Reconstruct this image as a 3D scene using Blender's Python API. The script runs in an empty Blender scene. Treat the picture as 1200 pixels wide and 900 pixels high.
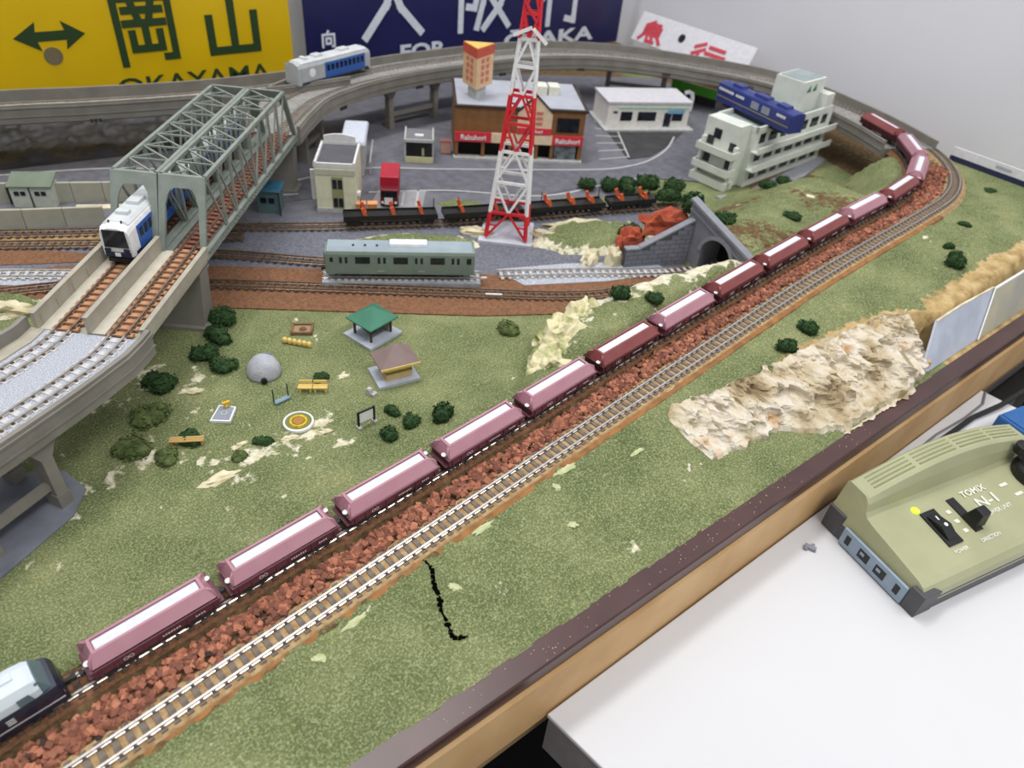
import bpy, math, random
from mathutils import Vector, Matrix, noise
R = random.Random(11)
S = 0.01                      # the script counts in centimetres, the scene in metres
SC = bpy.context.scene
COL = SC.collection
PI = math.pi
# ------------------------------------------------------------------ camera
def make_camera():
    f, pp, N, vx, H = 850.0, (600.0, 450.0), (490.0, 1500.0), 1900.0, 31.0
    dn = Vector((N[0]-pp[0], N[1]-pp[1], f)).normalized(); up = -dn
    y = -(up.x*(vx-pp[0]) + up.z*f)/up.y
    X = Vector((vx-pp[0], y, f)).normalized(); Y = up.cross(X)
    right = Vector((X.x, Y.x, up.x)); down = Vector((X.y, Y.y, up.y)); fwd = Vector((X.z, Y.z, up.z))
    cd = bpy.data.cameras.new('camera'); co = bpy.data.objects.new('camera', cd); COL.objects.link(co)
    cd.sensor_width = 36; cd.lens = f/1200*36; cd.clip_start = 0.01; cd.clip_end = 50; cd.dof.use_dof = True; cd.dof.focus_distance = 0.42; cd.dof.aperture_fstop = 11.0
    m = Matrix(((right.x, -down.x, -fwd.x, -4.568*S), (right.y, -down.y, -fwd.y, -12.947*S), (right.z, -down.z, -fwd.z, H*S), (0, 0, 0, 1)))
    co.matrix_world = m; SC.camera = co
make_camera()
# ------------------------------------------------------------------ world, lamps, exposure
W = bpy.data.worlds.new('room_ambience'); SC.world = W; W.use_nodes = True
bg = W.node_tree.nodes['Background']; bg.inputs[0].default_value = (0.93, 0.96, 1.0, 1); bg.inputs[1].default_value = 0.42
def area(name, loc, rot, sx, sy, power, col=(1, 0.985, 0.96)):
    l = bpy.data.lights.new(name, 'AREA'); l.shape = 'RECTANGLE'; l.size = sx*S; l.size_y = sy*S; l.energy = power; l.color = col
    o = bpy.data.objects.new(name, l); COL.objects.link(o); o.location = Vector(loc)*S; o.rotation_euler = rot
area('ceiling_tube_and_fill', (5, 62, 165), (0, 0, 0.1), 120, 22, 13)
area('ceiling_tube_and_fill', (35, -75, 165), (0, 0, 0.1), 120, 22, 15)  # added fill on the camera side, brightens the front faces
SC.view_settings.view_transform = 'Standard'; SC.view_settings.look = 'None'
SC.view_settings.exposure = 0.4; SC.view_settings.gamma = 1.0; SC.view_settings.use_curve_mapping = False
# ------------------------------------------------------------------ materials
def lin(c):
    return tuple(((v/255)/12.92 if v/255 <= 0.04045 else ((v/255+0.055)/1.055)**2.4) for v in c) + (1.0,)
MATS = {}
def M(name, c, rough=0.55, c2=None, vs=200, lo=0.35, hi=0.65, bump=0.0, bs=900, metal=0.0, spec=0.5, det=4, emit=0, coat=0, alpha=1):
    if name in MATS: return MATS[name]
    m = bpy.data.materials.new(name); m.use_nodes = True; nt = m.node_tree; b = nt.nodes['Principled BSDF']
    b.inputs['Base Color'].default_value = lin(c); b.inputs['Roughness'].default_value = rough
    b.inputs['Metallic'].default_value = metal; b.inputs['Specular IOR Level'].default_value = spec
    b.inputs['Coat Weight'].default_value = coat; b.inputs['Coat Roughness'].default_value = 0.2
    if emit: b.inputs['Emission Color'].default_value = lin(c); b.inputs['Emission Strength'].default_value = emit
    tc = nt.nodes.new('ShaderNodeTexCoord')
    if c2 is None: c2 = tuple(v*0.93 for v in c); lo, hi = 0.3, 0.7
    n = nt.nodes.new('ShaderNodeTexNoise'); n.inputs['Scale'].default_value = vs; n.inputs['Detail'].default_value = det
    r = nt.nodes.new('ShaderNodeValToRGB'); r.color_ramp.elements[0].position = lo; r.color_ramp.elements[1].position = hi
    r.color_ramp.elements[0].color = lin(c); r.color_ramp.elements[1].color = lin(c2)
    nt.links.new(tc.outputs['Object'], n.inputs['Vector']); nt.links.new(n.outputs['Fac'], r.inputs['Fac'])
    nt.links.new(r.outputs['Color'], b.inputs['Base Color'])
    if bump:
        n2 = nt.nodes.new('ShaderNodeTexNoise'); n2.inputs['Scale'].default_value = bs; n2.inputs['Detail'].default_value = 3
        bp = nt.nodes.new('ShaderNodeBump'); bp.inputs['Strength'].default_value = bump; bp.inputs['Distance'].default_value = 0.001
        nt.links.new(tc.outputs['Object'], n2.inputs['Vector']); nt.links.new(n2.outputs['Fac'], bp.inputs['Height']); nt.links.new(bp.outputs['Normal'], b.inputs['Normal'])
    MATS[name] = m; return m
def mix_ground():
    # turf blended with bare plaster, ochre earth and brown soil by zones stored on the mesh
    m = bpy.data.materials.new('turf_and_plaster'); m.use_nodes = True; nt = m.node_tree; b = nt.nodes['Principled BSDF']
    b.inputs['Roughness'].default_value = 0.95; b.inputs['Specular IOR Level'].default_value = 0.15
    L = nt.links.new; tc = nt.nodes.new('ShaderNodeTexCoord')
    def nz(scale, det=4, rough=0.6):
        n = nt.nodes.new('ShaderNodeTexNoise'); n.inputs['Scale'].default_value = scale; n.inputs['Detail'].default_value = det; n.inputs['Roughness'].default_value = rough
        L(tc.outputs['Object'], n.inputs['Vector']); return n.outputs['Fac']
    def ramp(fac, stops):
        r = nt.nodes.new('ShaderNodeValToRGB'); e = r.color_ramp.elements
        while len(e) < len(stops): e.new(0.5)
        for k, (p, c) in enumerate(stops): e[k].position = p; e[k].color = lin(c)
        L(fac, r.inputs['Fac']); return r.outputs['Color']
    def mix(fac, a, c, mode='MIX'):
        x = nt.nodes.new('ShaderNodeMix'); x.data_type = 'RGBA'; x.blend_type = mode
        if isinstance(fac, float): x.inputs[0].default_value = fac
        else: L(fac, x.inputs[0])
        L(a, x.inputs[6]); L(c, x.inputs[7]); return x.outputs[2]
    big = ramp(nz(22, 4), [(0.28, (74, 86, 48)), (0.46, (108, 117, 74)), (0.6, (138, 143, 98)), (0.74, (166, 162, 112))])
    fine = ramp(nz(900, 3, 0.7), [(0.32, (64, 76, 44)), (0.5, (118, 127, 86)), (0.66, (196, 201, 160))])
    grass = mix(0.5, big, fine)
    speck = ramp(nz(420, 2), [(0.66, (0, 0, 0)), (0.72, (255, 255, 255))])
    grass = mix(speck, grass, ramp(nz(300), [(0.3, (136, 152, 84)), (0.7, (170, 182, 118))]))
    rock = mix(0.45, ramp(nz(60, 5), [(0.3, (196, 184, 150)), (0.5, (228, 222, 196)), (0.7, (240, 236, 216))]), ramp(nz(260, 4), [(0.35, (184, 172, 132)), (0.6, (238, 234, 214))]))
    ochre = ramp(nz(90, 6), [(0.3, (150, 126, 84)), (0.5, (190, 162, 112)), (0.72, (216, 194, 150))])
    soil = ramp(nz(220, 5), [(0.3, (78, 62, 44)), (0.5, (108, 88, 62)), (0.7, (138, 114, 80))])
    at = nt.nodes.new('ShaderNodeAttribute'); at.attribute_name = 'zone'; sp = nt.nodes.new('ShaderNodeSeparateColor'); L(at.outputs['Color'], sp.inputs['Color'])
    edge = nz(170, 4)
    def mask(o, k):
        a = nt.nodes.new('ShaderNodeMath'); a.operation = 'ADD'; L(o, a.inputs[0]); L(edge, a.inputs[1])
        r = nt.nodes.new('ShaderNodeMapRange'); r.inputs['From Min'].default_value = 0.94; r.inputs['From Max'].default_value = 1.06; L(a.outputs[0], r.inputs['Value']); return r.outputs[0]
    c = mix(mask(sp.outputs['Blue'], 0), grass, soil); c = mix(mask(sp.outputs['Green'], 0), c, ochre); c = mix(mask(sp.outputs['Red'], 0), c, rock)
    L(c, b.inputs['Base Color'])
    bp = nt.nodes.new('ShaderNodeBump'); bp.inputs['Strength'].default_value = 0.8; bp.inputs['Distance'].default_value = 0.0012
    L(nz(1100, 4, 0.7), bp.inputs['Height']); L(bp.outputs['Normal'], b.inputs['Normal'])
    return m
GROUND = mix_ground()
m_grey = M('viaduct_grey', (132, 128, 120), 0.6, (120, 116, 108), 60)
m_greyl = M('girder_grey', (172, 166, 150), 0.6, (158, 152, 138), 90)
m_truss = M('truss_green_grey', (134, 142, 134), 0.5, (122, 130, 122), 120)
m_rail = M('rail_nickel', (205, 202, 196), 0.28, (178, 172, 164), 300, metal=0.85)
m_railb = M('rail_brown', (150, 128, 108), 0.4, (120, 100, 84), 300, metal=0.6)
m_sleep = M('sleeper_grey_brown', (122, 110, 98), 0.8, (98, 86, 76), 240)
m_sleepr = M('sleeper_red_brown', (150, 96, 74), 0.8, (120, 72, 56), 240)
m_sleepl = M('sleeper_tan', (184, 140, 104), 0.8, (160, 112, 82), 200)
m_sleepw = M('sleeper_pale', (206, 204, 204), 0.7, (170, 168, 170), 300)
m_sleepd = M('sleeper_dark', (72, 58, 48), 0.85, (96, 76, 60), 300)
m_tan = M('ballast_tan', (178, 154, 112), 0.9, (146, 114, 78), 260, bump=0.5, bs=1500)
m_cork = M('cork_edge', (156, 108, 60), 0.9, (124, 86, 50), 150, bump=0.4)
m_brown = M('ballast_brown', (144, 100, 70), 0.95, (110, 78, 56), 500, bump=0.8, bs=1400)
m_gravel = M('gravel_grey', (208, 212, 220), 0.9, (146, 150, 162), 1500, bump=0.9, bs=1600)
m_gravd = M('gravel_dark', (122, 124, 134), 0.9, (92, 94, 104), 600, bump=0.7, bs=1300)
m_asph = M('asphalt', (104, 104, 112), 0.75, (88, 88, 96), 120, bump=0.2)
m_asphd = M('asphalt_dark', (60, 60, 60), 0.8, (44, 44, 44), 60, bump=0.3)
m_white = M('white_paint', (236, 236, 236), 0.5)
m_black = M('black_plastic', (16, 16, 17), 0.45)
m_dark = M('dark_underframe', (38, 36, 38), 0.6, (56, 52, 52), 300)
m_glass = M('dark_window', (22, 26, 34), 0.12, (34, 38, 46), 200)
m_red = M('red_paint', (214, 40, 52), 0.45, (196, 30, 42), 80)
m_wall = M('wall_white', (228, 228, 234), 0.8, (222, 222, 228), 4)
m_cream = M('cream_wall', (226, 226, 194), 0.6)
m_conc = M('concrete', (190, 190, 188), 0.8, (170, 170, 168), 150)
m_plast = M('plaster_cream', (226, 218, 190), 0.9, (190, 176, 138), 70, bump=0.6, bs=400)
m_leaf = M('leaf_dark', (34, 58, 32), 0.8, (58, 84, 46), 250, spec=0.2)
m_leaf2 = M('leaf_olive', (70, 84, 46), 0.8, (98, 110, 66), 250, spec=0.2)
# ------------------------------------------------------------------ mesh helpers
def sstep(a, b, x):
    t = min(max((x-a)/(b-a), 0), 1); return t*t*(3-2*t)
class MB:
    def __init__(s): s.v = []; s.f = []
    def add(s, vs, fs):
        o = len(s.v); s.v += [tuple(p) for p in vs]; s.f += [tuple(i+o for i in q) for q in fs]; return s
    def box(s, c, d, rz=0, taper=1.0, ty=None):
        x, y, z = d[0]/2, d[1]/2, d[2]/2; ty = taper if ty is None else ty; cs, sn = math.cos(rz), math.sin(rz); vs = []
        for k, (a, b, e) in enumerate(((-1,-1,-1),(1,-1,-1),(1,1,-1),(-1,1,-1),(-1,-1,1),(1,-1,1),(1,1,1),(-1,1,1))):
            px, py = a*x*(taper if e > 0 else 1), b*y*(ty if e > 0 else 1)
            vs.append((c[0]+px*cs-py*sn, c[1]+px*sn+py*cs, c[2]+e*z))
        return s.add(vs, ((0,3,2,1),(4,5,6,7),(0,1,5,4),(1,2,6,5),(2,3,7,6),(3,0,4,7)))
    def prism(s, poly, z0, z1, zf=None):
        n = len(poly); zf = zf or (lambda x, y: 0)
        vs = [(x, y, z0+zf(x, y)) for x, y in poly] + [(x, y, z1+zf(x, y)) for x, y in poly]
        return s.add(vs, [tuple(reversed(range(n))), tuple(range(n, 2*n))] + [(i, (i+1) % n, n+(i+1) % n, n+i) for i in range(n)])
    def beam(s, a, b, w, h=None):
        a, b = Vector(a), Vector(b); h = h or w; d = (b-a).normalized()
        u = d.cross(Vector((0,0,1)));  u = Vector((1,0,0)) if u.length < 1e-4 else u.normalized(); t = u.cross(d)
        vs = [p+u*(i*w/2)+t*(j*h/2) for p in (a, b) for i, j in ((-1,-1),(1,-1),(1,1),(-1,1))]
        return s.add(vs, ((0,1,2,3),(7,6,5,4),(0,4,5,1),(1,5,6,2),(2,6,7,3),(3,7,4,0)))
    def rings(s, rs, closed=True, cap=True):
        n = len(rs[0]); o = len(s.v)
        for r in rs: s.v += [tuple(p) for p in r]
        for k in range(len(rs)-1):
            for i in range(n if closed else n-1):
                j = (i+1) % n; s.f.append((o+k*n+i, o+k*n+j, o+(k+1)*n+j, o+(k+1)*n+i))
        if cap: s.f.append(tuple(o+i for i in reversed(range(n)))); s.f.append(tuple(o+(len(rs)-1)*n+i for i in range(n)))
        return s
    def lathe(s, prof, n=20, c=(0,0,0), axis='z', ring=False):
        rs = []; prof = list(prof)+[prof[0]] if ring else prof
        for r, z in prof:
            circ = []
            for i in range(n):
                a = 2*PI*i/n; p = (r*math.cos(a), r*math.sin(a), z)
                if axis == 'x': p = (p[2], p[0], p[1])
                if axis == 'y': p = (p[1], p[2], p[0])
                circ.append((c[0]+p[0], c[1]+p[1], c[2]+p[2]))
            rs.append(circ)
        return s.rings(rs, True, not ring)
    def tube(s, pts, r, n=8):
        pts = [Vector(p) for p in pts]; rs = []
        for k, p in enumerate(pts):
            d = (pts[min(k+1, len(pts)-1)]-pts[max(k-1, 0)]).normalized(); u = d.cross(Vector((0,0,1)))
            u = Vector((1,0,0)) if u.length < 1e-3 else u.normalized(); t = u.cross(d)
            rs.append([p+u*(r*math.cos(2*PI*i/n))+t*(r*math.sin(2*PI*i/n)) for i in range(n)])
        return s.rings(rs)
    def mesh(s, name, mat, smooth=False):
        me = bpy.data.meshes.new(name); me.from_pydata([(x*S, y*S, z*S) for x, y, z in s.v], [], s.f); me.materials.append(mat)
        if smooth: me.polygons.foreach_set('use_smooth', [True]*len(me.polygons))
        me.update(); return me
    def build(s, name, mat, parent=None, loc=(0,0,0), rot=(0,0,0), smooth=False, bevel=0):
        return put(name, s.mesh(name, mat, smooth), parent, loc, rot, bevel)
def put(name, me, parent=None, loc=(0,0,0), rot=(0,0,0), bevel=0):
    o = bpy.data.objects.new(name, me); COL.objects.link(o); o.location = Vector(loc)*S; o.rotation_euler = rot
    if parent: o.parent = parent
    if bevel:
        b = o.modifiers.new('bevel', 'BEVEL'); b.width = bevel*S; b.segments = 2; b.limit_method = 'ANGLE'
    return o
def tag(o, label=None, cat=None, group=None, kind=None):
    if label: o['label'] = label
    if cat: o['category'] = cat
    if group: o['group'] = group
    if kind: o['kind'] = kind
    return o
def thing(name, label, cat, loc=(0,0,0), rz=0, group=None, rot=None):
    o = bpy.data.objects.new(name, None); COL.objects.link(o); o.location = Vector(loc)*S; o.rotation_euler = rot or (0,0,rz); o.empty_display_size = 0.01
    return tag(o, label, cat, group)
KIDS = {}
def copy_tree(o, parent=None):
    c = o.copy(); COL.objects.link(c); c.parent = parent
    for ch in list(o.children): copy_tree(ch, c)
    return c
_tc = {}
def text_mesh(body, size, mat, bold=0.0, ext=0.02, align='CENTER'):
    cu = bpy.data.curves.new('lettering', 'FONT'); cu.body = body; cu.size = size*S; cu.offset = bold*size*S; cu.extrude = ext*S; cu.align_x = align; cu.resolution_u = 3
    o = bpy.data.objects.new('lettering', cu); COL.objects.link(o)
    me = bpy.data.meshes.new_from_object(o.evaluated_get(bpy.context.evaluated_depsgraph_get())); bpy.data.objects.remove(o); bpy.data.curves.remove(cu)
    me.materials.clear(); me.materials.append(mat); return me
def text(body, size, mat, parent, loc, rot=(PI/2,0,0), bold=0.0, ext=0.02, name='lettering', stretch=(1,1,1)):
    o = put(name, text_mesh(body, size, mat, bold, ext), parent, loc, rot); o.scale = stretch; return o
class Path:
    def __init__(s, cps, zf=None, step=0.4):
        P = [Vector(p if len(p) == 3 else (p[0], p[1], 0)) for p in cps]; P = [P[0]*2-P[1]] + P + [P[-1]*2-P[-2]]; s.p = []
        for i in range(1, len(P)-2):
            a, b, c, d = P[i-1:i+3]; n = max(2, int((c-b).length/step))
            for k in range(n):
                t = k/n; s.p.append(0.5*((2*b)+(c-a)*t+(2*a-5*b+4*c-d)*t*t+(3*b-a-3*c+d)*t**3))
        s.p.append(P[-2])
        if zf: s.p = [Vector((q.x, q.y, zf(q.x, q.y))) for q in s.p]
        s.s = [0.0]
        for i in range(1, len(s.p)): s.s.append(s.s[-1]+(s.p[i]-s.p[i-1]).length)
        s.len = s.s[-1]
    def at(s, t):
        t = min(max(t, 0), s.len-1e-6); lo, hi = 0, len(s.s)-1
        while hi-lo > 1:
            m = (lo+hi)//2
            if s.s[m] <= t: lo = m
            else: hi = m
        a, b = s.p[lo], s.p[lo+1]; k = (t-s.s[lo])/(s.s[lo+1]-s.s[lo]); d0 = (s.p[min(lo+1, len(s.p)-1)]-s.p[max(lo-1, 0)]); d1 = (s.p[min(lo+2, len(s.p)-1)]-s.p[lo])
        return a.lerp(b, k), d0.lerp(d1, k).normalized()
    def find(s, x, y):
        return min(range(len(s.p)), key=lambda i: (s.p[i].x-x)**2+(s.p[i].y-y)**2) and s.s[min(range(len(s.p)), key=lambda i: (s.p[i].x-x)**2+(s.p[i].y-y)**2)]
    def offset(s, v, dz=0):
        q = Path.__new__(Path); q.p = []
        for t in s.s:
            p, d = s.at(t); h = Vector((d.y, -d.x, 0)).normalized(); q.p.append(p+h*v+Vector((0,0,dz)))
        q.s = [0.0]
        for i in range(1, len(q.p)): q.s.append(q.s[-1]+(q.p[i]-q.p[i-1]).length)
        q.len = q.s[-1]; return q
    def y_at(s, x):
        for i in range(len(s.p)-1):
            if s.p[i].x <= x <= s.p[i+1].x:
                a, b = s.p[i], s.p[i+1]; return a.y+(b.y-a.y)*(x-a.x)/max(b.x-a.x, 1e-6)
        return s.p[0].y
def sweep(mb, path, s0, s1, prof, step=0.8):
    n = max(2, int((s1-s0)/step)+1); rs = []
    for k in range(n+1):
        p, d = path.at(s0+(s1-s0)*k/n); h = Vector((d.y, -d.x, 0)).normalized()
        rs.append([p+h*v+Vector((0,0,z)) for v, z in prof])
    mb.rings(rs); return mb
def rect(v0, v1, z0, z1): return [(v0, z0), (v0, z1), (v1, z1), (v1, z0)]
def interp(x, pts):
    if x <= pts[0][0]: return pts[0][1]
    for (a, ya), (b, yb) in zip(pts, pts[1:]):
        if x <= b: return ya+(yb-ya)*(x-a)/(b-a)
    return pts[-1][1]
def fbm(x, y, z=0, o=4):
    return noise.fractal(Vector((x, y, z)), 0.8, 2.1, o)
# ------------------------------------------------------------------ paths of the railway
GA = 0.85                                        # gauge
def z_line(x, y):
    z = 0.4+0.065*(x+1); return z if z < 4.5 else 4.9-0.4*math.exp(-(z-4.5)/0.4)
HOP = Path([(-24,8.5),(-16,9.1),(-10,9.6),(0,10.3),(14,11.2),(27,12.2),(40,13.1),(52,13.8),(59,14.05),(63.7,14.15),(68.7,15.0),(73.2,17.0),(76.9,20.2),(78.9,23.8),(80.2,27.5),(81.5,32.3),(82.5,36),(82.85,38.5)], z_line)
OUT = Path([(-24,4.8),(-16,5.4),(-8.3,6.0),(0.5,6.8),(14.4,7.95),(30,9.2),(45,10.4),(55,10.85),(63,11.1),(70,11.7),(75,13.4),(78.9,16.1),(81.5,19.1),(83.2,23),(84.5,27.5),(85.5,33),(85.95,38.5)], z_line)
DK = 5.6
VIA = Path([(-22,18),(-16,19.5),(-11,21.2),(-6.9,23.3),(-3.4,25.4),(-1.3,27.2),(5.1,34.9),(12,43.1),(19.4,52.0),(22.0,55.0),(26.4,59.0),(32.6,61.7),(39.3,63.1),(45.8,63.5),(54.8,63.4),(60.9,62.5),(67.9,59.7),(75.6,54.6),(81,48.8),(83.8,43.5),(84.4,38.5),(83,31),(81.3,25.6),(78.9,20.6)], lambda x, y: DK-0.7*sstep(66, 84, x))
BR = Path([(-40,76),(-20,71.8),(1.5,67.2),(8,65.5),(18,63.6),(27,63.2),(33,63.4)], lambda x, y: DK)
AX = math.radians(50); AU = Vector((math.cos(AX), math.sin(AX), 0)); AN = Vector((AU.y, -AU.x, 0))
def B(u, v, z): return AU*u+AN*v+Vector((0,0,z))       # frame of the girder and truss bridge
# ------------------------------------------------------------------ the room
tag(MB().box((30, 85, 20), (260, 4, 240)).build('wall_back', m_wall), kind='structure')
tag(MB().box((95, -20, 20), (4, 206, 240)).build('wall_right', m_wall), kind='structure')
tag(MB().box((10, -10, -77), (340, 260, 4)).build('floor', M('floor_dark', (18, 18, 20), 0.6)), kind='structure')
# ------------------------------------------------------------------ terrain
yhx = lambda x: HOP.y_at(min(max(x, -23), 74)); yox = lambda x: OUT.y_at(min(max(x, -23), 76))
CLT = [(25.5,7.0),(27,6.9),(30.6,6.0),(35.1,5.7),(40.1,5.2),(44.1,4.7),(47,4.2),(49.5,3.4),(51,2.2)]
CLB = [(25.5,3.0),(27,2.8),(29.9,2.5),(32.8,2.4),(33.6,1.5),(35,0.6),(36.8,-0.1),(41,-0.3),(45,-0.45),(47.2,0.2),(51,0.9)]
EDGE = [(20,14.2),(22.5,15.9),(25.2,17.6),(28.2,18.6),(30.5,18.9),(35.8,17.8),(39.4,17.1),(42,16.6),(44.3,16.2)]
HP = [HOP.at(k*0.8) for k in range(int(HOP.len/0.8)) if HOP.at(k*0.8)[0].x > 55]; OP = [OUT.at(k*0.8) for k in range(int(OUT.len/0.8)) if OUT.at(k*0.8)[0].x > 55]
def line_side(lst, x, y):
    p, d = min(lst, key=lambda q: (q[0].x-x)**2+(q[0].y-y)**2); return d.x*(y-p.y)-d.y*(x-p.x), p      # > 0: left of the line, inside the loop
def patches(x, y, rock, och):
    pat = fbm(x*0.45+7, y*0.45, 9)
    if pat > 0.55 and y < 32: rock = max(rock, 0.25+0.9*(pat-0.55))
    if 1 < x < 10 and 16.5 < y < 20.5: rock = max(rock, 0.36+0.4*pat)
    if -5 < x < 5 and 20 < y < 31: rock = max(rock, 0.3+0.35*pat)
    if 5 < x < 18 and 15 < y < 24: och = max(och, 0.22+0.2*pat)
    return rock, och
def fascia_cut(x, y, z):
    return min(z, max(-0.1, (y-0.62)*2.15-0.1)) if x > 48.5 else z
def terrain(x, y, cap=False):
    zt = z_line(x, y)-0.32; rock = och = soil = 0.0; nb = fbm(x*0.16, y*0.16, 3.1)
    if x >= 64:
        sh, ph = line_side(HP, x, y); so, po = line_side(OP, x, y); br = sstep(22.0, 19.5, ph.y)
        if so <= -0.55:
            z = (zt-0.2)*(1 if y < 19 and x < 82 else sstep(2.5, 0, max(-so-0.55, 0))*br); soil = 0.5 if so > -1.25 else (0.25 if y < 18 else 0.75); och = sstep(5.4, 2.6, y)*0.8 if y < 18 else 0
            z = fascia_cut(x, y, z)
        elif sh < 0.9: z = zt*br; soil = 0.95
        else: d = sh-0.9; z = zt*br*sstep(6.5, 0.2, d); soil = 0.32+0.45*sstep(3, 7, d)
        return max(z, -0.1), (0, och, min(1, soil), 1)
    yo, yh = yox(x), yhx(x)
    if y < yo-0.55:
        if x < 25.5: z = zt*sstep(-0.5, yo-0.55, y)+0.12*(1-abs(2*y/yo-1))+0.04*nb
        else:
            ct, cb = interp(x, CLT), interp(x, CLB); pl = zt-0.2*sstep(yo-0.5, yo-3, y)
            if x > 51: z = pl
            else:
                dr = 0.1+(pl-0.1)*sstep(ct-0.5, ct+0.15, y); k = sstep(25.5, 27.5, x); z = zt*sstep(-0.5, yo-0.55, y)*(1-k)+dr*k
            z = fascia_cut(x, y, z+0.05*nb)
            och = (sstep(2.0, 0.2, y-ct)*0.72*sstep(30, 40, x) if y > ct-0.8 else 0) if x < 51 else sstep(5.6, 2.6, y-0.02*(x-51))*0.8
        if 0.4 < yo-y < 1.25: soil = 0.52 if x < 20 else 0.4
    elif y <= yh+0.9: z = zt; soil = 0.95
    else:
        d = y-yh-0.9
        if x < 20: z = zt*sstep(5, 0, d)
        elif x < 44.6:
            e = interp(x, EDGE); fall = 1.2 if x > 29 else 2.2
            z = (zt-0.12*d)*sstep(e+fall*0.6, e-fall*0.4, y); z += 1.0*sstep(0.2, 1.4, d)*sstep(e+0.5, e-0.9, y)*sstep(23.5, 27, x)*sstep(44.6, 42, x)+0.4*nb*sstep(0.4, 2, d)*sstep(e+2, e, y)+0.3*fbm(x*0.7, y*0.7, 6)*sstep(0.6, 2, d)*sstep(e+1, e-0.5, y)
            rock = 0.5*sstep(e-2.6, e-0.2, y)*sstep(e+fall+1, e+fall, y)+0.26+0.38*fbm(x*0.5, y*0.5, 15)
            if x < 26: rock *= sstep(21, 25, x)
            if z < 0.05: rock = 0
        else:
            top = zt+(0.9*sstep(58, 46, x))*math.sin(min(d/7, 1)*PI); end = interp(x, [(44.6, 24.5), (52, 26), (60, 28), (66, 27)])
            z = top*sstep(end+2.5, yh+6.5, y); soil = 0.36+0.3*nb
            if not cap and x < 47.6 and 16.4 < y < 20.2: z = 0.02
        z = max(z, 0)
    rock, och = patches(x, y, rock, och)
    return z, (max(0, min(1, rock)), max(0, min(1, och)), max(0, min(1, soil)), 1)
def build_terrain():
    xs = [-30+0.4*i for i in range(int(122.8/0.4)+1)]; ys = [-0.15]+[0.25*i for i in range(0, 130)]+[32.5+1.2*i for i in range(0, 41)]
    nx, ny = len(xs), len(ys); vs, cs = [], []
    for y in ys:
        for x in xs:
            z, c = terrain(x, y)
            if y < 0: z = min(z, 0.0)
            vs.append((x*S, y*S, (z+0.05*fbm(x*1.3, y*1.3, 1))*S)); cs += c
    fs = [(j*nx+i, j*nx+i+1, (j+1)*nx+i+1, (j+1)*nx+i) for j in range(ny-1) for i in range(nx-1)]
    me = bpy.data.meshes.new('ground'); me.from_pydata(vs, [], fs); me.materials.append(GROUND)
    a = me.color_attributes.new('zone', 'FLOAT_COLOR', 'POINT'); a.data.foreach_set('color', cs)
    me.polygons.foreach_set('use_smooth', [True]*len(fs)); me.update()
    tag(put('ground', me), kind='structure')
build_terrain()
def hill_cap():                                             # the turf over the tunnel mouth
    nx, ny = 12, 18; vs, cs = [], []
    for j in range(ny+1):
        for i in range(nx+1):
            x, y = 44.75+3.4*i/nx, 15.6+5.4*j/ny; z, c = terrain(x, y, True); vs.append((x, y, z+0.03)); cs += c
    me = MB().add(vs, [(j*(nx+1)+i, j*(nx+1)+i+1, (j+1)*(nx+1)+i+1, (j+1)*(nx+1)+i) for j in range(ny) for i in range(nx)]).mesh('ground', GROUND, True)
    me.color_attributes.new('zone', 'FLOAT_COLOR', 'POINT').data.foreach_set('color', cs); tag(put('ground', me), kind='structure')
hill_cap()
def strip(mb, pts, w, z, h):                             # a band along a polyline, w wide
    sweep(mb, Path(pts, lambda x, y: z), 0, 1e9, rect(-w/2, w/2, -0.15, h)) if False else None
    p = Path(pts, lambda x, y: z); sweep(mb, p, 0, p.len-1e-3, rect(-w/2, w/2, -0.12, h)); return mb
def lay(name, mat, poly, z0, z1): return tag(MB().prism(poly, z0, z1).build(name, mat), kind='structure')
# town ground, road, yard strips (flat slabs, each proud of the turf)
lay('pavement', M('pavement_grey', (112, 112, 120), 0.8, (98, 98, 106), 80, bump=0.2), [(-30,58.5),(6,56),(10,49.5),(22,43.6),(33,38.6),(46,33.6),(56,35.5),(60,40),(84,40),(84,62),(60,74),(-30,80)], -0.1, 0.08)
lay('road', m_asph, [(-30,72.5),(-1,66.5),(8,63.5),(16,58.5),(21.3,52),(29,51.9),(36,48.3),(43,44.6),(51.7,40.3),(55.5,39.2),(59.5,39.7),(64,41.5),(67.5,43.6),(72,44.5),(78,42),(70,36),(60,32.5),(56.5,35.2),(50,37.2),(42,38.2),(34,43.2),(29.5,45.8),(24,47.5),(18,48.5),(10,52),(4,58.6),(-30,66)], 0.0, 0.14)
def road_line(pts, w=0.22): return tag(strip(MB(), pts, w, 0.14, 0.03).build('road_line', M('road_paint', (186, 186, 186), 0.7)), kind='structure')
road_line([(-20,69.5),(-1,65.2),(8,62.5),(14,59)]); road_line([(20,52.3),(29,51.9),(36,48.3),(43,44.6),(51.7,40.3),(55.5,39.4),(59,39.5),(63.5,41),(67.5,43.4)])
road_line([(27,46.6),(34,43.4),(42,37.9),(50,37),(56,36.2)]); road_line([(15,51.5),(21,49.3)])
lay('parking_lot', m_asphd, [(57,40.9),(61.2,49),(71.6,44.7),(66.5,42.5),(63,41.2),(60,40.3)], 0.0, 0.16)
for i in range(6):
    t = i/5; a = Vector((53.8+8*t, 42.4+9.5*t)); b = Vector((57.4+3.6*t*1.7, 41.4+9.0*t*0.95)); road_line([(a.x,a.y),(b.x,b.y)], 0.16)
road_line([(57.4,41.2),(63.6,50)], 0.18)
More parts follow.
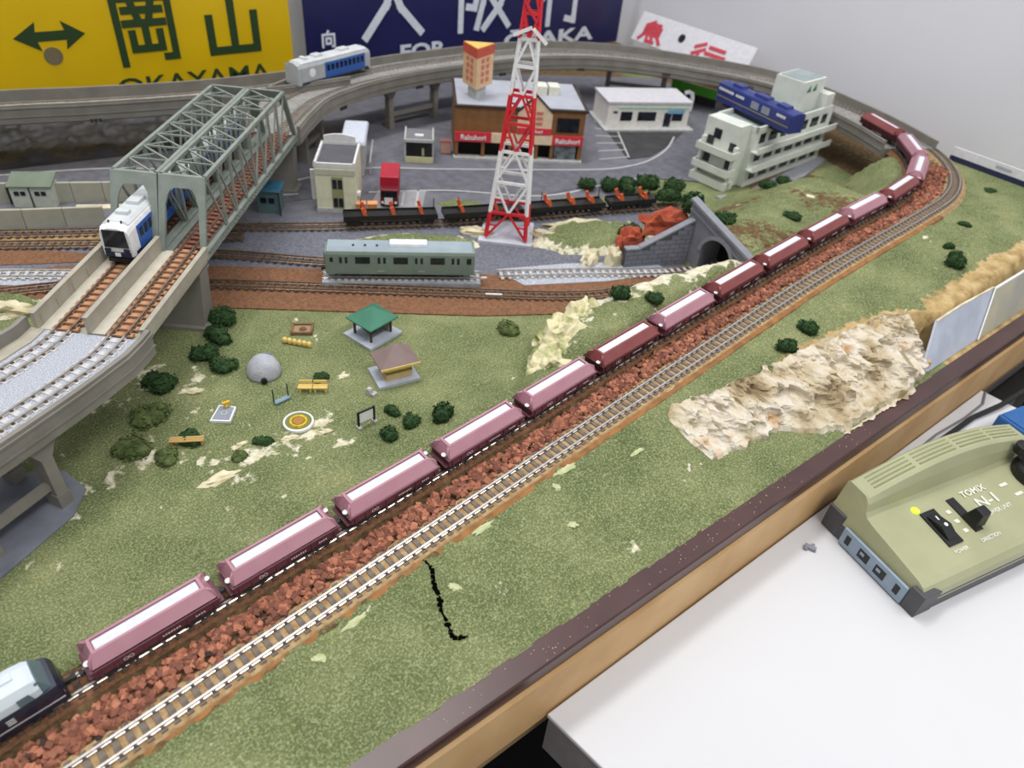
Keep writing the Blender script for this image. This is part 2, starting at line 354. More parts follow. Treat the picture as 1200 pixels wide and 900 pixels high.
lay('yard_bed', m_gravd, [(-30,66),(5,56.5),(10,51.5),(22,45.5),(34,40),(47,34.5),(54,29.5),(50,25),(44.5,21.6),(44.5,17.5),(38,17.5),(30.2,20.3),(15.4,29.6),(7.1,35.2),(-2,41),(-30,52)], 0.0, 0.07)
lay('yard_bed', m_brown, [(-30,58.5),(-4,47.2),(0.9,45.5),(7,42.0),(14,37.6),(20,33.6),(27,29.0),(30.8,26.4),(38,22.6),(44.4,20.9),(44.4,18),(38,17.5),(30.2,20.3),(24,23.6),(15.4,29.4),(7.1,35.0),(-2,41),(-30,52)], 0.0, 0.11)
lay('yard_bed', m_gravel, [(-30,56.6),(-4.1,47.6),(1,44.6),(1,41.6),(-4.3,45.0),(-30,54.5)], 0.0, 0.16)
lay('yard_bed', m_brown, [(-30,60.5),(-3.6,50.6),(0,48.6),(2.5,46.5),(2.3,45.3),(-4,48.2),(-30,59)], 0.0, 0.13)
lay('yard_bed', m_tan, [(-30,62.5),(-3,53.2),(4,50.0),(4,47.6),(-3.4,50.8),(-30,60.6)], 0.0, 0.12)
lay('yard_bed', m_gravel, [(29,28.6),(34.8,26.4),(42,22.9),(42,20.6),(36,22.4),(29.5,25.4)], 0.0, 0.16)
lay('grey_base', M('river_base_grey', (128, 132, 142), 0.6, (96, 98, 108), 30), [(-30,13),(-12,15.6),(-8.9,17.3),(-5.4,19.4),(-4.4,21),(-5.0,23),(-7.9,24.6),(-30,30)], 0.02, 0.12)
# the dark crumpled sheet under the back viaduct
def crumple():
    nx, ny = 110, 40; vs = []
    for j in range(ny+1):
        for i in range(nx+1):
            x = -12+36*i/nx; y = 66.3+11.5*j/ny-0.12*(x); e = min(i, nx-i, j*1.5, ny-j+4)/6
            z = 0.15+2.3*sstep(0.35,1.0,j/ny)+0.8*abs(fbm(x*0.22, y*0.35, 5))*min(1, e)+0.5*abs(fbm(x*0.9, y*0.7, 2))*min(1, e); vs.append((x, y, z))
    fs = [(j*(nx+1)+i, j*(nx+1)+i+1, (j+1)*(nx+1)+i+1, (j+1)*(nx+1)+i) for j in range(ny) for i in range(nx)]
    tag(MB().add(vs, fs).build('crumpled_sheet', M('black_sheet', (34, 34, 38), 0.55, (46, 46, 50), 40), smooth=True), 'black crumpled sheet lying under the back left viaduct', 'sheet')
crumple()
# ------------------------------------------------------------------ table edge, white table
t = thing('layout_table', 'layout table edge with dark brown cap over pale wood board', 'table', (20, 0, -6))
MB().add([(-52,-0.05,-1.2),(-52,-0.05,6),(-52,-1.22,6),(-52,-1.3,5.9),(-52,-1.32,5.05),(-52,-1.2,4.9),(62,-0.05,-1.2),(62,-0.05,6),(62,-1.22,6),(62,-1.3,5.9),(62,-1.32,5.05),(62,-1.2,4.9)], [(0,1,2,3,4,5),(11,10,9,8,7,6)]+[(i,6+i,6+(i+1)%6,(i+1)%6) for i in range(6)]).build('cap_rail', M('brown_cap', (78, 52, 50), 0.32, (66, 44, 42), 30, spec=0.5), t)
MB().box((5,-1.0,2.9),(114,1.0,4.0)).build('wood_board', M('pale_wood', (206, 170, 122), 0.6, (188, 148, 98), 25, det=6), t)
for i, x in enumerate((-50, 55)): MB().box((x, 60, -37),(4,4,66)).build('leg', M('wood_leg', (150,120,86), 0.7), t)
MB().box((5, 40, -1.6),(114,81,2.4)).build('board', M('wood_leg', (150,120,86), 0.7), t)
SP = MB()
for i in range(90):
    x = R.uniform(-17, 20)+R.gauss(0, 1)*0; SP.box((x, -R.uniform(0.1,1.15), 6.015), (R.uniform(0.02,0.06), R.uniform(0.02,0.05), 0.02), R.uniform(0,3))
tag(SP.build('turf_crumb', M('turf_crumb', (196,190,150), 0.9), t), kind='stuff')
t = thing('white_table', 'white side table standing against the pale wood board', 'table', (30, -20, -4.64))
MB().prism([(-19.9,18.4),(28.2,18.4),(31.5,-25),(-14,-25)], -0.35, 0).build('table_top', M('white_laminate', (206,206,208), 0.35, (202,202,205), 5), t, bevel=0.08)
MB().prism([(-19.8,18.3),(28.1,18.3),(31.4,-24.9),(-13.9,-24.9)], -3.6, -0.3).build('side_panel', M('grey_edge', (128,124,122), 0.6), t)
for x, y in ((-15,14),(25,14),(-10,-21),(27,-21)): MB().box((x,y,-36.5),(3,3,66)).build('leg', M('grey_edge', (128,124,122), 0.6), t)
#@@TRACKS
# ------------------------------------------------------------------ tracks
def track(name, label, path, s0, s1, sl_mat, rail_mat, pitch=0.58, sl=(1.45, 0.3, 0.12), single=True, group=None, bed=None, chairs=True, top=0.0):
    """rails and sleepers along a path; rail head at the path's height"""
    p0, d0 = path.at(s0); t = thing(name, label, 'track', tuple(p0), 0, group)
    def loc(mb): mb.v = [(x-p0.x, y-p0.y, z-p0.z) for x, y, z in mb.v]; return mb
    for sg in (-1, 1):
        v = sg*GA/2; mb = MB()
        sweep(mb, path, s0, s1, [(v-0.09,-0.15),(v-0.04,-0.12),(v-0.04,-0.05),(v-0.055,-0.04),(v-0.055,0),(v+0.055,0),(v+0.055,-0.04),(v+0.04,-0.05),(v+0.04,-0.12),(v+0.09,-0.15)], 1.0)
        loc(mb).build('rail', rail_mat, t)
    n = int((s1-s0)/pitch); me = MB().box((0,0,0), (sl[1], sl[0], sl[2]), 0, 0.9, 0.97).mesh('sleeper', sl_mat); big = MB(); ch = MB()
    for k in range(n):
        p, d = path.at(s0+(k+0.5)*(s1-s0)/n); a = math.atan2(d.y, d.x); q = p-p0; q.z -= 0.15+sl[2]/2
        if single: put('sleeper', me, t, tuple(q), (0, -math.asin(d.z), a))
        else: big.box(tuple(q), (sl[1], sl[0], sl[2]), a, 0.9, 0.97)
        if chairs:
            h = Vector((d.y, -d.x, 0)).normalized()
            for v in (-GA/2-0.1, -GA/2+0.1, GA/2-0.1, GA/2+0.1): c = q+h*v; ch.box((c.x, c.y, c.z+sl[2]/2+0.02), (0.16, 0.09, 0.06), a)
    if not single: tag(big.build('sleeper', sl_mat, t), kind='stuff')
    if chairs: tag(ch.build('rail_chair', m_sleepd, t), kind='stuff')
    if bed:
        mb = MB(); sweep(mb, path, s0, s1, [(-bed[1],-0.6),(-bed[0],-0.22),(bed[0],-0.22),(bed[1],-0.6)], 1.0); loc(mb).build('track_bed', bed[2], t)
    return t
track('railway_track', 'empty grey track along the outer side of the red stone bed', OUT, 0, OUT.len, m_sleep, m_rail, 0.56, bed=(0.86, 1.25, m_tan))
track('railway_track', 'brown earthed track under the long hopper wagon train', HOP, 0, HOP.len, m_sleepd, m_rail, 0.6, bed=(0.8, 1.2, m_brown))
# cork edging on the outer side of the empty track
mb = MB(); sweep(mb, OUT, 0, OUT.find(66, 11.2), [(0.84,-0.5),(0.84,-0.26),(1.25,-0.3),(1.32,-0.5)], 1.0)
tag(mb.build('cork_underlay', m_cork), 'brown cork strip showing along the empty outer track', 'strip')
# ------------------------------------------------------------------ red stone bed
def stones():
    m1 = [M('stone_red_a', (152,98,76), 0.85, (132,82,62), 60), M('stone_red_b', (184,122,94), 0.85, (158,98,72), 60), M('stone_red_c', (128,80,62), 0.85, (108,66,52), 60), M('stone_dark', (66,50,44), 0.85, (50,40,36), 60)]
    def shape(rr):
        vs = []
        for a, b, c in ((-1,-1,-1),(1,-1,-1),(1,1,-1),(-1,1,-1),(-1,-1,1),(1,-1,1),(1,1,1),(-1,1,1)):
            k = 0.72 if c > 0 else 1.0; vs.append((a*rr.uniform(0.55,1.1)*k, b*rr.uniform(0.5,1.0)*k, c*rr.uniform(0.3,0.55)))
        return vs
    shapes = [shape(R) for _ in range(10)]; fs = ((0,3,2,1),(4,5,6,7),(0,1,5,4),(1,2,6,5),(2,3,7,6),(3,0,4,7))
    meshes = [[MB().add([(x*0.3, y*0.3, z*0.3) for x, y, z in sh], fs).mesh('stone', m) for m in m1] for sh in shapes]
    p0, _ = HOP.at(4); root = thing('stone_bed', 'bed of broken red brick stones between the two tracks', 'ballast', tuple(p0))
    lst = []
    x = -17.0
    while x < 77:
        dens = 10 if x < 10 else (9 if x < 40 else 8)
        for _ in range(dens):
            xx = x+R.uniform(-0.3, 0.3); lo, hi = OUT.y_at(min(xx,76))+0.8, HOP.y_at(min(xx,74))-(1.35 if xx < 24 else 1.15)
            if xx > 66: hi = HOP.y_at(min(xx, 74))-0.9
            if hi-lo < 0.3: continue
            y = lo+(hi-lo)*min(1, max(0, R.betavariate(1.2, 1.0))); k = (y-lo)/(hi-lo); sz = R.uniform(0.5, 1.0)*(0.9 if xx < 20 else 0.85)
            z = z_line(xx, y)-0.26+0.16*math.sin(k*PI)+R.uniform(0, 0.1)
            lst.append((xx, y, z, sz))
        x += 0.27
    # those that show largest are single stones
    lst.sort(key=lambda q: (q[0]+4.6)**2+(q[1]+13)**2)
    vis = [q for q in lst if q[0] > -15]; head = vis[:300]; rest = [q for q in lst if q not in head]
    for (x, y, z, sz) in head:
        o = put('stone', meshes[R.randrange(10)][R.choices((0,1,2,3),(6,3,4,0.25))[0]], root, (x-p0.x, y-p0.y, z-p0.z), (R.uniform(-0.5,0.5), R.uniform(-0.5,0.5), R.uniform(0,6))); o.scale = (sz,)*3
    for mi, mm in enumerate(m1[:3]):
        mb = MB()
        for i, (x, y, z, sz) in enumerate(rest):
            if i % 3 != mi: continue
            sh = shapes[R.randrange(10)]; rot = Matrix.Rotation(R.uniform(0,6), 3, 'Z') @ Matrix.Rotation(R.uniform(-0.5,0.5), 3, 'X') @ Matrix.Rotation(R.uniform(-0.5,0.5), 3, 'Y')
            mb.add([tuple(rot @ Vector((a*0.3*sz, b*0.3*sz, c*0.3*sz)) + Vector((x-p0.x, y-p0.y, z-p0.z))) for a, b, c in sh], fs)
        tag(mb.build('stone', mm, root), kind='stuff')
stones()
# ------------------------------------------------------------------ viaducts, girders and truss bridge
def deck_prof(w, par=0.62, low=-1.25):
    return [(-w,low+0.25),(-w,par),(-w+0.28,par),(-w+0.28,-0.42),(w-0.28,-0.42),(w-0.28,par),(w,par),(w,low+0.25),(w-0.5,low),(-w+0.5,low)]
def local(mb, p0): mb.v = [(x-p0[0], y-p0[1], z-p0[2]) for x, y, z in mb.v]; return mb
def viaduct(name, label, path, s0, s1, w, mat):
    p0 = tuple(path.at(s0)[0]); t = thing(name, label, 'viaduct', p0)
    mb = MB(); sweep(mb, path, s0, s1, deck_prof(w), 0.9); local(mb, p0).build('deck', mat, t)
    for sg in (-1, 1):
        mb = MB(); a, b = sorted((sg*(w-0.02), sg*(w+0.1)))
        sweep(mb, path, s0, s1, rect(a, b, 0.30, 0.42), 0.9); sweep(mb, path, s0, s1, rect(a, b, -0.45, -0.36), 0.9); local(mb, p0).build('parapet_moulding', mat, t)
    n = max(1, round((s1-s0)/13)); mb = MB()
    for k in range(1, n):
        p, d = path.at(s0+(s1-s0)*k/n); a = math.atan2(d.y, d.x)
        for sg in (-1, 1):
            h = Vector((d.y, -d.x, 0)).normalized()*(sg*(w+0.04))
            for dz in (-1.05,): 
                for du in (-0.35, 0, 0.35): mb.box((p.x+h.x+d.x*du-p0[0], p.y+h.y+d.y*du-p0[1], dz), (0.22, 0.22, 0.3), a)
    if mb.v: mb.build('joint_clip', m_dark, t)
    return t, p0
sg0 = VIA.find(-1.6, 26.9); sg1 = VIA.find(5.1, 34.9); sg1 = VIA.find(5.5, 35.3); sb1 = VIA.find(19.4, 52.0)
t, p0 = viaduct('viaduct', 'grey double track viaduct curving in from the left towards the bridge', VIA, 3, sg0, 3.65, m_grey)
mb = MB(); sweep(mb, VIA, 3, sg0, rect(-2.6, 2.9, -0.5, -0.2), 0.9); local(mb, p0).build('gravel_fill', m_gravel, t)
mb = MB(); sweep(mb, VIA, 3, sg0, rect(-3.4, -2.55, -0.5, -0.12), 0.9); local(mb, p0).build('walkway', m_greyl, t)
t, p0 = viaduct('viaduct', 'grey viaduct loop sweeping round the back and right corner', VIA, sb1, VIA.len, 3.4, m_grey)
mb = MB(); sweep(mb, VIA, sb1, VIA.len, rect(-3.1, 3.1, -0.5, -0.22), 1.2); local(mb, p0).build('gravel_fill', M('viaduct_floor', (150,148,144), 0.8, (128,126,122), 200), t)
t, p0 = viaduct('viaduct', 'grey viaduct branch running along the foot of the yellow sign', BR, 0, BR.len, 2.3, m_grey)
for v, l in ((1.6, 'inner'), (-1.55, 'outer')):
    pth = VIA.offset(v); a0, a1 = pth.find(*tuple((VIA.at(sg0)[0]+Vector((0,0,0))).xy)), 0
    k = lambda s: pth.s[min(range(len(VIA.s)), key=lambda i: abs(VIA.s[i]-s))]
    side = 'right' if v > 0 else 'left'
    track('railway_track', f'{side} hand track with pale sleepers on the near left viaduct', pth, k(3), k(sg0), m_sleepw, m_rail, 0.6, (1.5, 0.36, 0.1))
    track('railway_track', f'{side} hand track with tan sleepers on the girder section', pth, k(sg0)+0.02, k(sg1), m_sleepl, m_railb, 0.62, (1.5, 0.38, 0.1), chairs=True)
    track('railway_track', f'{side} hand track with red brown sleepers through the truss bridge', pth, k(sg1)+0.02, k(sb1), m_sleepr, m_railb, 0.62, (1.5, 0.34, 0.1), chairs=False)
    e = pth.find(82.85 if v > 0 else 85.95, 38.5)
    track('railway_track', f'{l} track on the far viaduct loop', pth, k(sb1)+0.02, e, m_sleepw if False else m_sleep, m_rail, 0.62, (1.4, 0.3, 0.08), single=False, chairs=False)
track('railway_track', 'track on the viaduct branch below the yellow sign', BR, 0, BR.len-2, m_sleep, m_rail, 0.62, (1.4,0.3,0.08), single=False, chairs=False)
# deck girder section: two single track troughs
vc = -18.5
for v, nm in ((-17.0, 'right hand trough girder with side wall, next to the dark pier'), (-20.05, 'left hand trough girder between two upright side walls')):
    u0, u1 = 20.1, 29.9; base = B(u0, v, DK); t = thing('trough_girder', 'pale grey '+nm, 'girder', tuple(base), AX)
    Lg = u1-u0; MB().box((Lg/2, 0, -0.55), (Lg, 3.02, 0.36)).build('trough_floor', m_greyl, t)
    MB().box((Lg/2, 0, -0.95), (Lg, 2.2, 0.5)).build('girder', m_greyl, t)
    if v < -19: ws = ((1.45, 0.85), (-1.5, 0.85))
    else: ws = ((-1.5, 0.35),)
    for y, h in ws:
        w = MB(); w.box((Lg/2, y, (h-0.4)/2-0.02), (Lg, 0.22, h+0.4)); wo = w.build('side_wall', m_greyl, t)
        cap = MB().box((Lg/2, y, h-0.02), (Lg, 0.3, 0.1)); cap.build('wall_cap', m_greyl, wo)
        for q in range(6): MB().box((0.5+q*(Lg-1)/5, y+(0.13 if y < 0 else -0.13), 0.1), (0.12, 0.05, h*0.9)).build('rib', m_greyl, wo)
    for y in ((0.95,) if v < -19 else (1.05,)): MB().box((Lg/2, y, -0.28), (Lg, 0.75, 0.24)).build('walkway', M('walkway_pale', (196,190,174), 0.6), t)
    MB().box((Lg/2, 0, -0.33), (Lg, 1.3, 0.12)).build('ballast', m_brown if v > -19 else m_brown, t)
def truss(v, label):
    u0, u1, h, w, sb = 29.7, 52.4, 4.25, 1.42, 2.3; Lb = u1-u0; t = thing('truss_bridge', label, 'bridge', tuple(B(u0, v, DK)), AX)
    nP = 8; xs = [sb+(Lb-2*sb)*i/nP for i in range(nP+1)]; zt, zb = h, -0.35
    for y in (-w, w):
        b = MB(); b.beam((0,y,zb), (Lb,y,zb), 0.28, 0.5); bo = b.build('bottom_chord', m_truss, t)
        if y < 0:
            lat = MB(); n = 44
            for k in range(n):
                x0 = k*Lb/n; x1 = (k+1)*Lb/n; lat.beam((x0,y-0.16,zb-0.2),(x1,y-0.16,zb+0.2),0.05); lat.beam((x0,y-0.16,zb+0.2),(x1,y-0.16,zb-0.2),0.05)
            lat.beam((0,y-0.16,zb+0.24),(Lb,y-0.16,zb+0.24),0.07); lat.beam((0,y-0.16,zb-0.24),(Lb,y-0.16,zb-0.24),0.07); lat.build('lattice_rail', m_truss, bo)
        MB().beam((sb,y,zt), (Lb-sb,y,zt), 0.26, 0.26).build('top_chord', m_truss, t)
        for x in xs[1:-1]: MB().beam((x,y,zb), (x,y,zt), 0.16, 0.16).build('post', m_truss, t)
        for i in range(nP):
            a, b_ = (xs[i], xs[i+1]) if i < nP/2 else (xs[i+1], xs[i]); MB().beam((a,y,zt), (b_,y,zb), 0.11, 0.14).build('diagonal', m_truss, t)
    for xb, xt in ((0, sb), (Lb, Lb-sb)):
        # sloping end portal with an arched opening
        n = 10; ax = []
        for k in range(n+1):
            y = -w+0.3+(2*w-0.6)*k/n; e = abs(2*k/n-1); z = 0.855-0.22*max(0, (e-0.5)/0.5)**2; ax.append((y, z))
        pts_in = [(-w+0.2, 0.0)]+[(-w+0.3, 0.45)]+ax[0:]+[(w-0.3, 0.45)]+[(w-0.2, 0.0)]
        pts_out = [(-w-0.14, 0.0), (-w-0.14, 0.45)]+[(y*1.35 if abs(y) > w*0.7 else y, 1.0) for y, z in ax]+[(w+0.14, 0.45), (w+0.14, 0.0)]
        pts_out = [(max(-w-0.14, min(w+0.14, y)), z) for y, z in pts_out]
        mb = MB(); dx = 0.14; q = lambda y, f, o: (xb+(xt-xb)*f+o, y, zb-0.2+(zt+0.13-zb+0.2)*f)
        vs = [q(y, f, -dx) for y, f in pts_out]+[q(y, f, -dx) for y, f in pts_in]+[q(y, f, dx) for y, f in pts_out]+[q(y, f, dx) for y, f in pts_in]; m = len(pts_in); fs = []
        for i in range(m-1):
            fs += [(i, i+1, m+i+1, m+i), (3*m+i, 3*m+i+1, 2*m+i+1, 2*m+i), (m+i, m+i+1, 3*m+i+1, 3*m+i), (2*m+i, 2*m+i+1, i+1, i)]
        mb.add(vs, fs).build('end_portal', m_truss, t)
    for i, x in enumerate(xs):
        MB().beam((x,-w,zt), (x,w,zt), 0.12, 0.12).build('top_strut', m_truss, t)
    for i in range(nP):
        MB().beam((xs[i],-w,zt), (xs[i+1],w,zt), 0.13, 0.1).build('top_brace', m_truss, t)
        if i % 1 == 0: MB().beam((xs[i],w,zt-0.02), ((xs[i]+xs[i+1])/2,0,zt-0.02), 0.09, 0.08).build('top_brace', m_truss, t)
    MB().box((Lb/2, 0, -0.5), (Lb, 2*w-0.2, 0.24)).build('bridge_floor', m_sleepr if False else M('bridge_floor', (96,84,78), 0.8), t)
    MB().box((Lb/2, 1.08, -0.3), (Lb, 0.5, 0.1)).build('walkway', m_truss, t)
truss(-17.05, 'grey green truss bridge span on the right, its track empty')
truss(-20.2, 'grey green truss bridge span on the left with the blue train inside')
# piers
def pier_wall(u, v0, v1, zt, wu, label):
    t = thing('bridge_pier', label, 'pier', tuple(B(u, (v0+v1)/2, 0)), AX); hv = abs(v1-v0)/2
    MB().add([(-wu*0.8,-hv*0.86,0),(wu*0.8,-hv*0.86,0),(wu*0.8,hv*0.86,0),(-wu*0.8,hv*0.86,0),(-wu*0.6,-hv,zt),(wu*0.6,-hv,zt),(wu*0.6,hv,zt),(-wu*0.6,hv,zt)], ((0,3,2,1),(4,5,6,7),(0,1,5,4),(1,2,6,5),(2,3,7,6),(3,0,4,7))).build('shaft', m_grey, t)
    MB().box((0,0,0.1),(wu*2.2,hv*2.0,0.3)).build('footing', m_grey, t); MB().box((0,0,zt+0.02),(wu*1.5,hv*2.05,0.25)).build('pier_cap', m_grey, t)
pier_wall(29.6, -15.8, -21.2, 4.3, 1.1, 'solid grey pier under the near end of the truss bridge')
pier_wall(52.4, -15.8, -21.2, 4.3, 0.9, 'solid grey pier under the far end of the truss bridge')
def pier_frame(path, s, w, label, zt=4.3, shift=0, rail=True, rz=0):
    p, d = path.at(s); a = math.atan2(d.y, d.x)+rz; t = thing('viaduct_pier', label, 'pier', (p.x, p.y, 0), a, 'viaduct piers')
    for y in (-w, w):
        MB().box((0, y, zt/2), (1.0, 0.85, zt), 0, 0.95).build('column', m_grey, t); MB().box((0, y, 0.25), (1.2, 1.05, 0.9)).build('footing', m_grey, t)
        MB().add([(-0.55,y-0.45,zt-0.9),(0.55,y-0.45,zt-0.9),(0.55,y+0.45,zt-0.9),(-0.55,y+0.45,zt-0.9),(-0.75,y-0.8,zt),(0.75,y-0.8,zt),(0.75,y+0.8,zt),(-0.75,y+0.8,zt)], ((0,3,2,1),(4,5,6,7),(0,1,5,4),(1,2,6,5),(2,3,7,6),(3,0,4,7))).build('column_head', m_grey, t)
    MB().box((0, 0, zt*0.48), (0.5, 2*w, 0.5)).build('cross_beam', m_grey, t)
s_n = VIA.find(-6.9, 23.3)
# near left pier frames stand along the outer edge
def pier_long(cx, cy, rz, L, label, zt=4.35):
    t = thing('viaduct_pier', label, 'pier', (cx, cy, 0), rz, 'viaduct piers')
    for x in (-L/2, L/2):
        MB().box((x, 0, zt/2), (0.62, 0.85, zt), 0, 0.96).build('column', m_grey, t); MB().box((x, 0, 0.5), (0.72, 0.95, 1.0)).build('footing', m_grey, t)
        MB().add([(x-0.32,-0.43,zt-0.8),(x+0.32,-0.43,zt-0.8),(x+0.32,0.43,zt-0.8),(x-0.32,0.43,zt-0.8),(x-0.75,-0.45,zt),(x+0.75,-0.45,zt),(x+0.75,0.45,zt),(x-0.75,0.45,zt)], ((0,3,2,1),(4,5,6,7),(0,1,5,4),(1,2,6,5),(2,3,7,6),(3,0,4,7))).build('column_head', m_grey, t)
    MB().box((0, 0, 1.6), (L, 0.4, 0.42)).build('tie_beam', m_grey, t)
pier_long(-7.4, 19.75, 0.5, 4.0, 'grey two column pier at the lower left edge of the viaduct')
pier_long(-9.0, 22.9, 0.5, 4.0, 'shadowed two column pier standing behind the lower left one')
pier_long(40.9, 61.2, 0.12, 6.6, 'grey pier with tie beams left of the brown roofed restaurant')
for x in (0,): pass
pier_long(74.0, 57.0, -0.75, 7.6, 'grey pier with tie beams behind the white shop')
pier_long(26.5, 57.6, 0.7, 4.0, 'pier in shade behind the cream building')
#@@TRAINS
# ------------------------------------------------------------------ rolling stock
def bogie(parent, x, w=0.85, mat=None, wb=0.75):
    b = MB(); b.box((x, 0, 0.36), (wb+0.5, w*1.35, 0.22)); 
    for y in (-w*0.78, w*0.78): b.box((x, y, 0.34), (wb+0.62, 0.12, 0.3)); b.box((x-wb/2, y*1.04, 0.28), (0.24, 0.14, 0.24)); b.box((x+wb/2, y*1.04, 0.28), (0.24, 0.14, 0.24))
    bo = b.build('bogie', mat or m_dark, parent)
    for dx in (-wb/2, wb/2):
        MB().lathe([(0.05,-0.47),(0.29,-0.46),(0.29,-0.40),(0.07,-0.38),(0.07,0.38),(0.29,0.40),(0.29,0.46),(0.05,0.47)], 12, (x+dx, 0, 0.29), 'y').build('wheel', M('wheel_steel', (96,92,90), 0.4, metal=0.7), bo)
def coupling(parent, x): MB().box((x, 0, 0.42), (0.5, 0.16, 0.14)).box((x+math.copysign(0.18, x), 0, 0.44), (0.16, 0.3, 0.2)).build('coupling', m_black, parent)
def frustum(b0, z0, b1, z1):
    (x0, y0), (x1, y1) = b0, b1
    return [(-x0,-y0,z0),(x0,-y0,z0),(x0,y0,z0),(-x0,y0,z0),(-x1,-y1,z1),(x1,-y1,z1),(x1,y1,z1),(-x1,y1,z1)], ((0,3,2,1),(4,5,6,7),(0,1,5,4),(1,2,6,5),(2,3,7,6),(3,0,4,7))
def hopper(paint, dark, load):
    t = thing('hopper_wagon', None, 'wagon'); HL = 2.82
    b = MB(); b.box((0,0,0.82), (2*HL-0.1, 1.62, 0.5)); b.box((0,0,0.58), (2*HL, 1.3, 0.16)); b.box((0,0,1.10), (2*HL+0.06, 1.78, 0.1))
    for k in range(9):
        x = -HL+0.3+k*(2*HL-0.6)/8
        for y in (-0.84, 0.84): b.box((x, y, 0.82), (0.07, 0.07, 0.5))
    b.build('lower_body', dark, t)
    # sloping hopper cover, open along the ridge
    c = MB(); hx0, hy0, hx1, hy1, z0, z1 = HL-0.08, 0.86, HL-0.36, 0.42, 1.14, 1.74; ox, oy, zi = HL-0.5, 0.31, 1.58
    v = [(-hx0,-hy0,z0),(hx0,-hy0,z0),(hx0,hy0,z0),(-hx0,hy0,z0),(-hx1,-hy1,z1),(hx1,-hy1,z1),(hx1,hy1,z1),(-hx1,hy1,z1),(-ox,-oy,z1),(ox,-oy,z1),(ox,oy,z1),(-ox,oy,z1),(-ox,-oy,zi),(ox,-oy,zi),(ox,oy,zi),(-ox,oy,zi)]
    c.add(v, [(0,3,2,1),(0,1,5,4),(1,2,6,5),(2,3,7,6),(3,0,4,7),(4,5,9,8),(5,6,10,9),(6,7,11,10),(7,4,8,11),(8,9,13,12),(9,10,14,13),(10,11,15,14),(11,8,12,15),(12,13,14,15)])
    co = c.build('hopper_cover', paint, t)
    e = MB()
    for sx in (-1, 1):
        for y in (-0.62, 0.62): e.add([(sx*(hx0+0.02), y-0.14, z0), (sx*(hx0+0.02), y+0.14, z0), (sx*(hx1+0.02), y*0.62+0.1, z1-0.06), (sx*(hx1+0.02), y*0.62-0.1, z1-0.06), (sx*(hx0+0.02), y, z0+0.42)], ((0,1,4),(1,2,4),(2,3,4),(3,0,4)))
        for y in (-0.82, 0.82): e.box((0, y, 1.18), (2*hx0, 0.05, 0.08))
    e.build('edge_rib', paint, co)
    MB().box((0,0,1.62), (2*ox-0.06, 2*oy-0.06, 0.1), 0, 0.99, 0.9).build('load', load, t)
    for sx in (-1, 1):
        bogie(t, sx*1.75, 0.8); coupling(t, sx*(HL+0.16))
        e = MB(); e.box((sx*(HL+0.02), 0, 0.62), (0.3, 1.5, 0.08)); e.build('end_platform', dark, t)
    MB().lathe([(0.02,0.0),(0.15,0.0),(0.15,0.05),(0.02,0.05)], 14, (-HL+0.04, -0.36, 1.22)).build('brake_wheel', m_white, t)
    MB().lathe([(0.02,0.0),(0.13,0.0),(0.13,0.05),(0.02,0.05)], 14, (HL-0.04, 0.4, 1.20)).build('brake_wheel', m_white, t)
    mk = MB()
    for dx in (-0.11, 0.11):
        n = 14; o = [(-1.35+dx+0.11*math.cos(2*PI*i/n), -0.885, 0.86+0.11*math.sin(2*PI*i/n)) for i in range(n)]; i_ = [(-1.35+dx+0.075*math.cos(2*PI*i/n), -0.885, 0.86+0.075*math.sin(2*PI*i/n)) for i in range(n)]
        mk.add(o+i_, [(i, (i+1)%n, n+(i+1)%n, n+i) for i in range(n)])
    mk.build('ring_emblem', M('pale_print', (222,206,208), 0.6), t)
    for x, wd in ((0.6, 0.9), (1.9, 0.5)):
        pr = MB()
        for k in range(int(wd/0.12)): pr.box((x-wd/2+k*0.12, -0.885, 0.84), (0.075, 0.012, 0.09))
        pr.build('printed_number', M('pale_print', (222,206,208), 0.6), t)
    return t
m_load = M('limestone_load', (214,216,226), 0.8, (206,208,218), 500, bump=0.2, bs=1500)
pk = (M('wagon_pink', (168,120,132), 0.45, (178,132,142), 40), M('wagon_pink_dark', (106,58,68), 0.5, (92,48,58), 60))
mr = (M('wagon_maroon', (126,62,62), 0.45, (138,74,72), 40), M('wagon_maroon_dark', (80,36,40), 0.5, (66,30,34), 60))
protoP = hopper(pk[0], pk[1], m_load); protoM = hopper(mr[0], mr[1], m_load)
used = set(); ORD = 'first second third fourth fifth sixth seventh eighth ninth tenth eleventh twelfth thirteenth fourteenth fifteenth sixteenth'.split()
seq = 'PPPPPMPMMMPMPPMM'; s_w0 = HOP.find(-4.25, 10.0); NW = 15; PITCH = 6.27  # body tone switches irregularly between pale pink and dark maroon
for k in range(NW):
    pr = protoP if seq[k] == 'P' else protoM
    o = pr if seq[k] not in used else copy_tree(pr); used.add(seq[k])
    p, d = HOP.at(s_w0+k*PITCH); o.location = p*S; o.rotation_euler = (0, -math.asin(d.z), math.atan2(d.y, d.x))
    tint = 'pale pink' if seq[k] == 'P' else 'dark maroon'
    tag(o, f'{tint} hopper wagon with white load, {ORD[k]} behind the blue locomotive', 'wagon', 'hopper wagons in the long train')
def windows(parent, lst, y, mat=m_glass, name='window'):
    for x, z, w, h in lst: MB().box((x, y, z), (w, 0.05, h)).build(name, mat, parent)
def section(w, zb, zt, r=0.35):
    return [(-w,zb),(-w,zt-r*1.2),(-w+r*0.25,zt-r*0.5),(-w+r,zt-0.1),(-w*0.3,zt),(w*0.3,zt),(w-r,zt-0.1),(w-r*0.25,zt-r*0.5),(w,zt-r*1.2),(w,zb)]
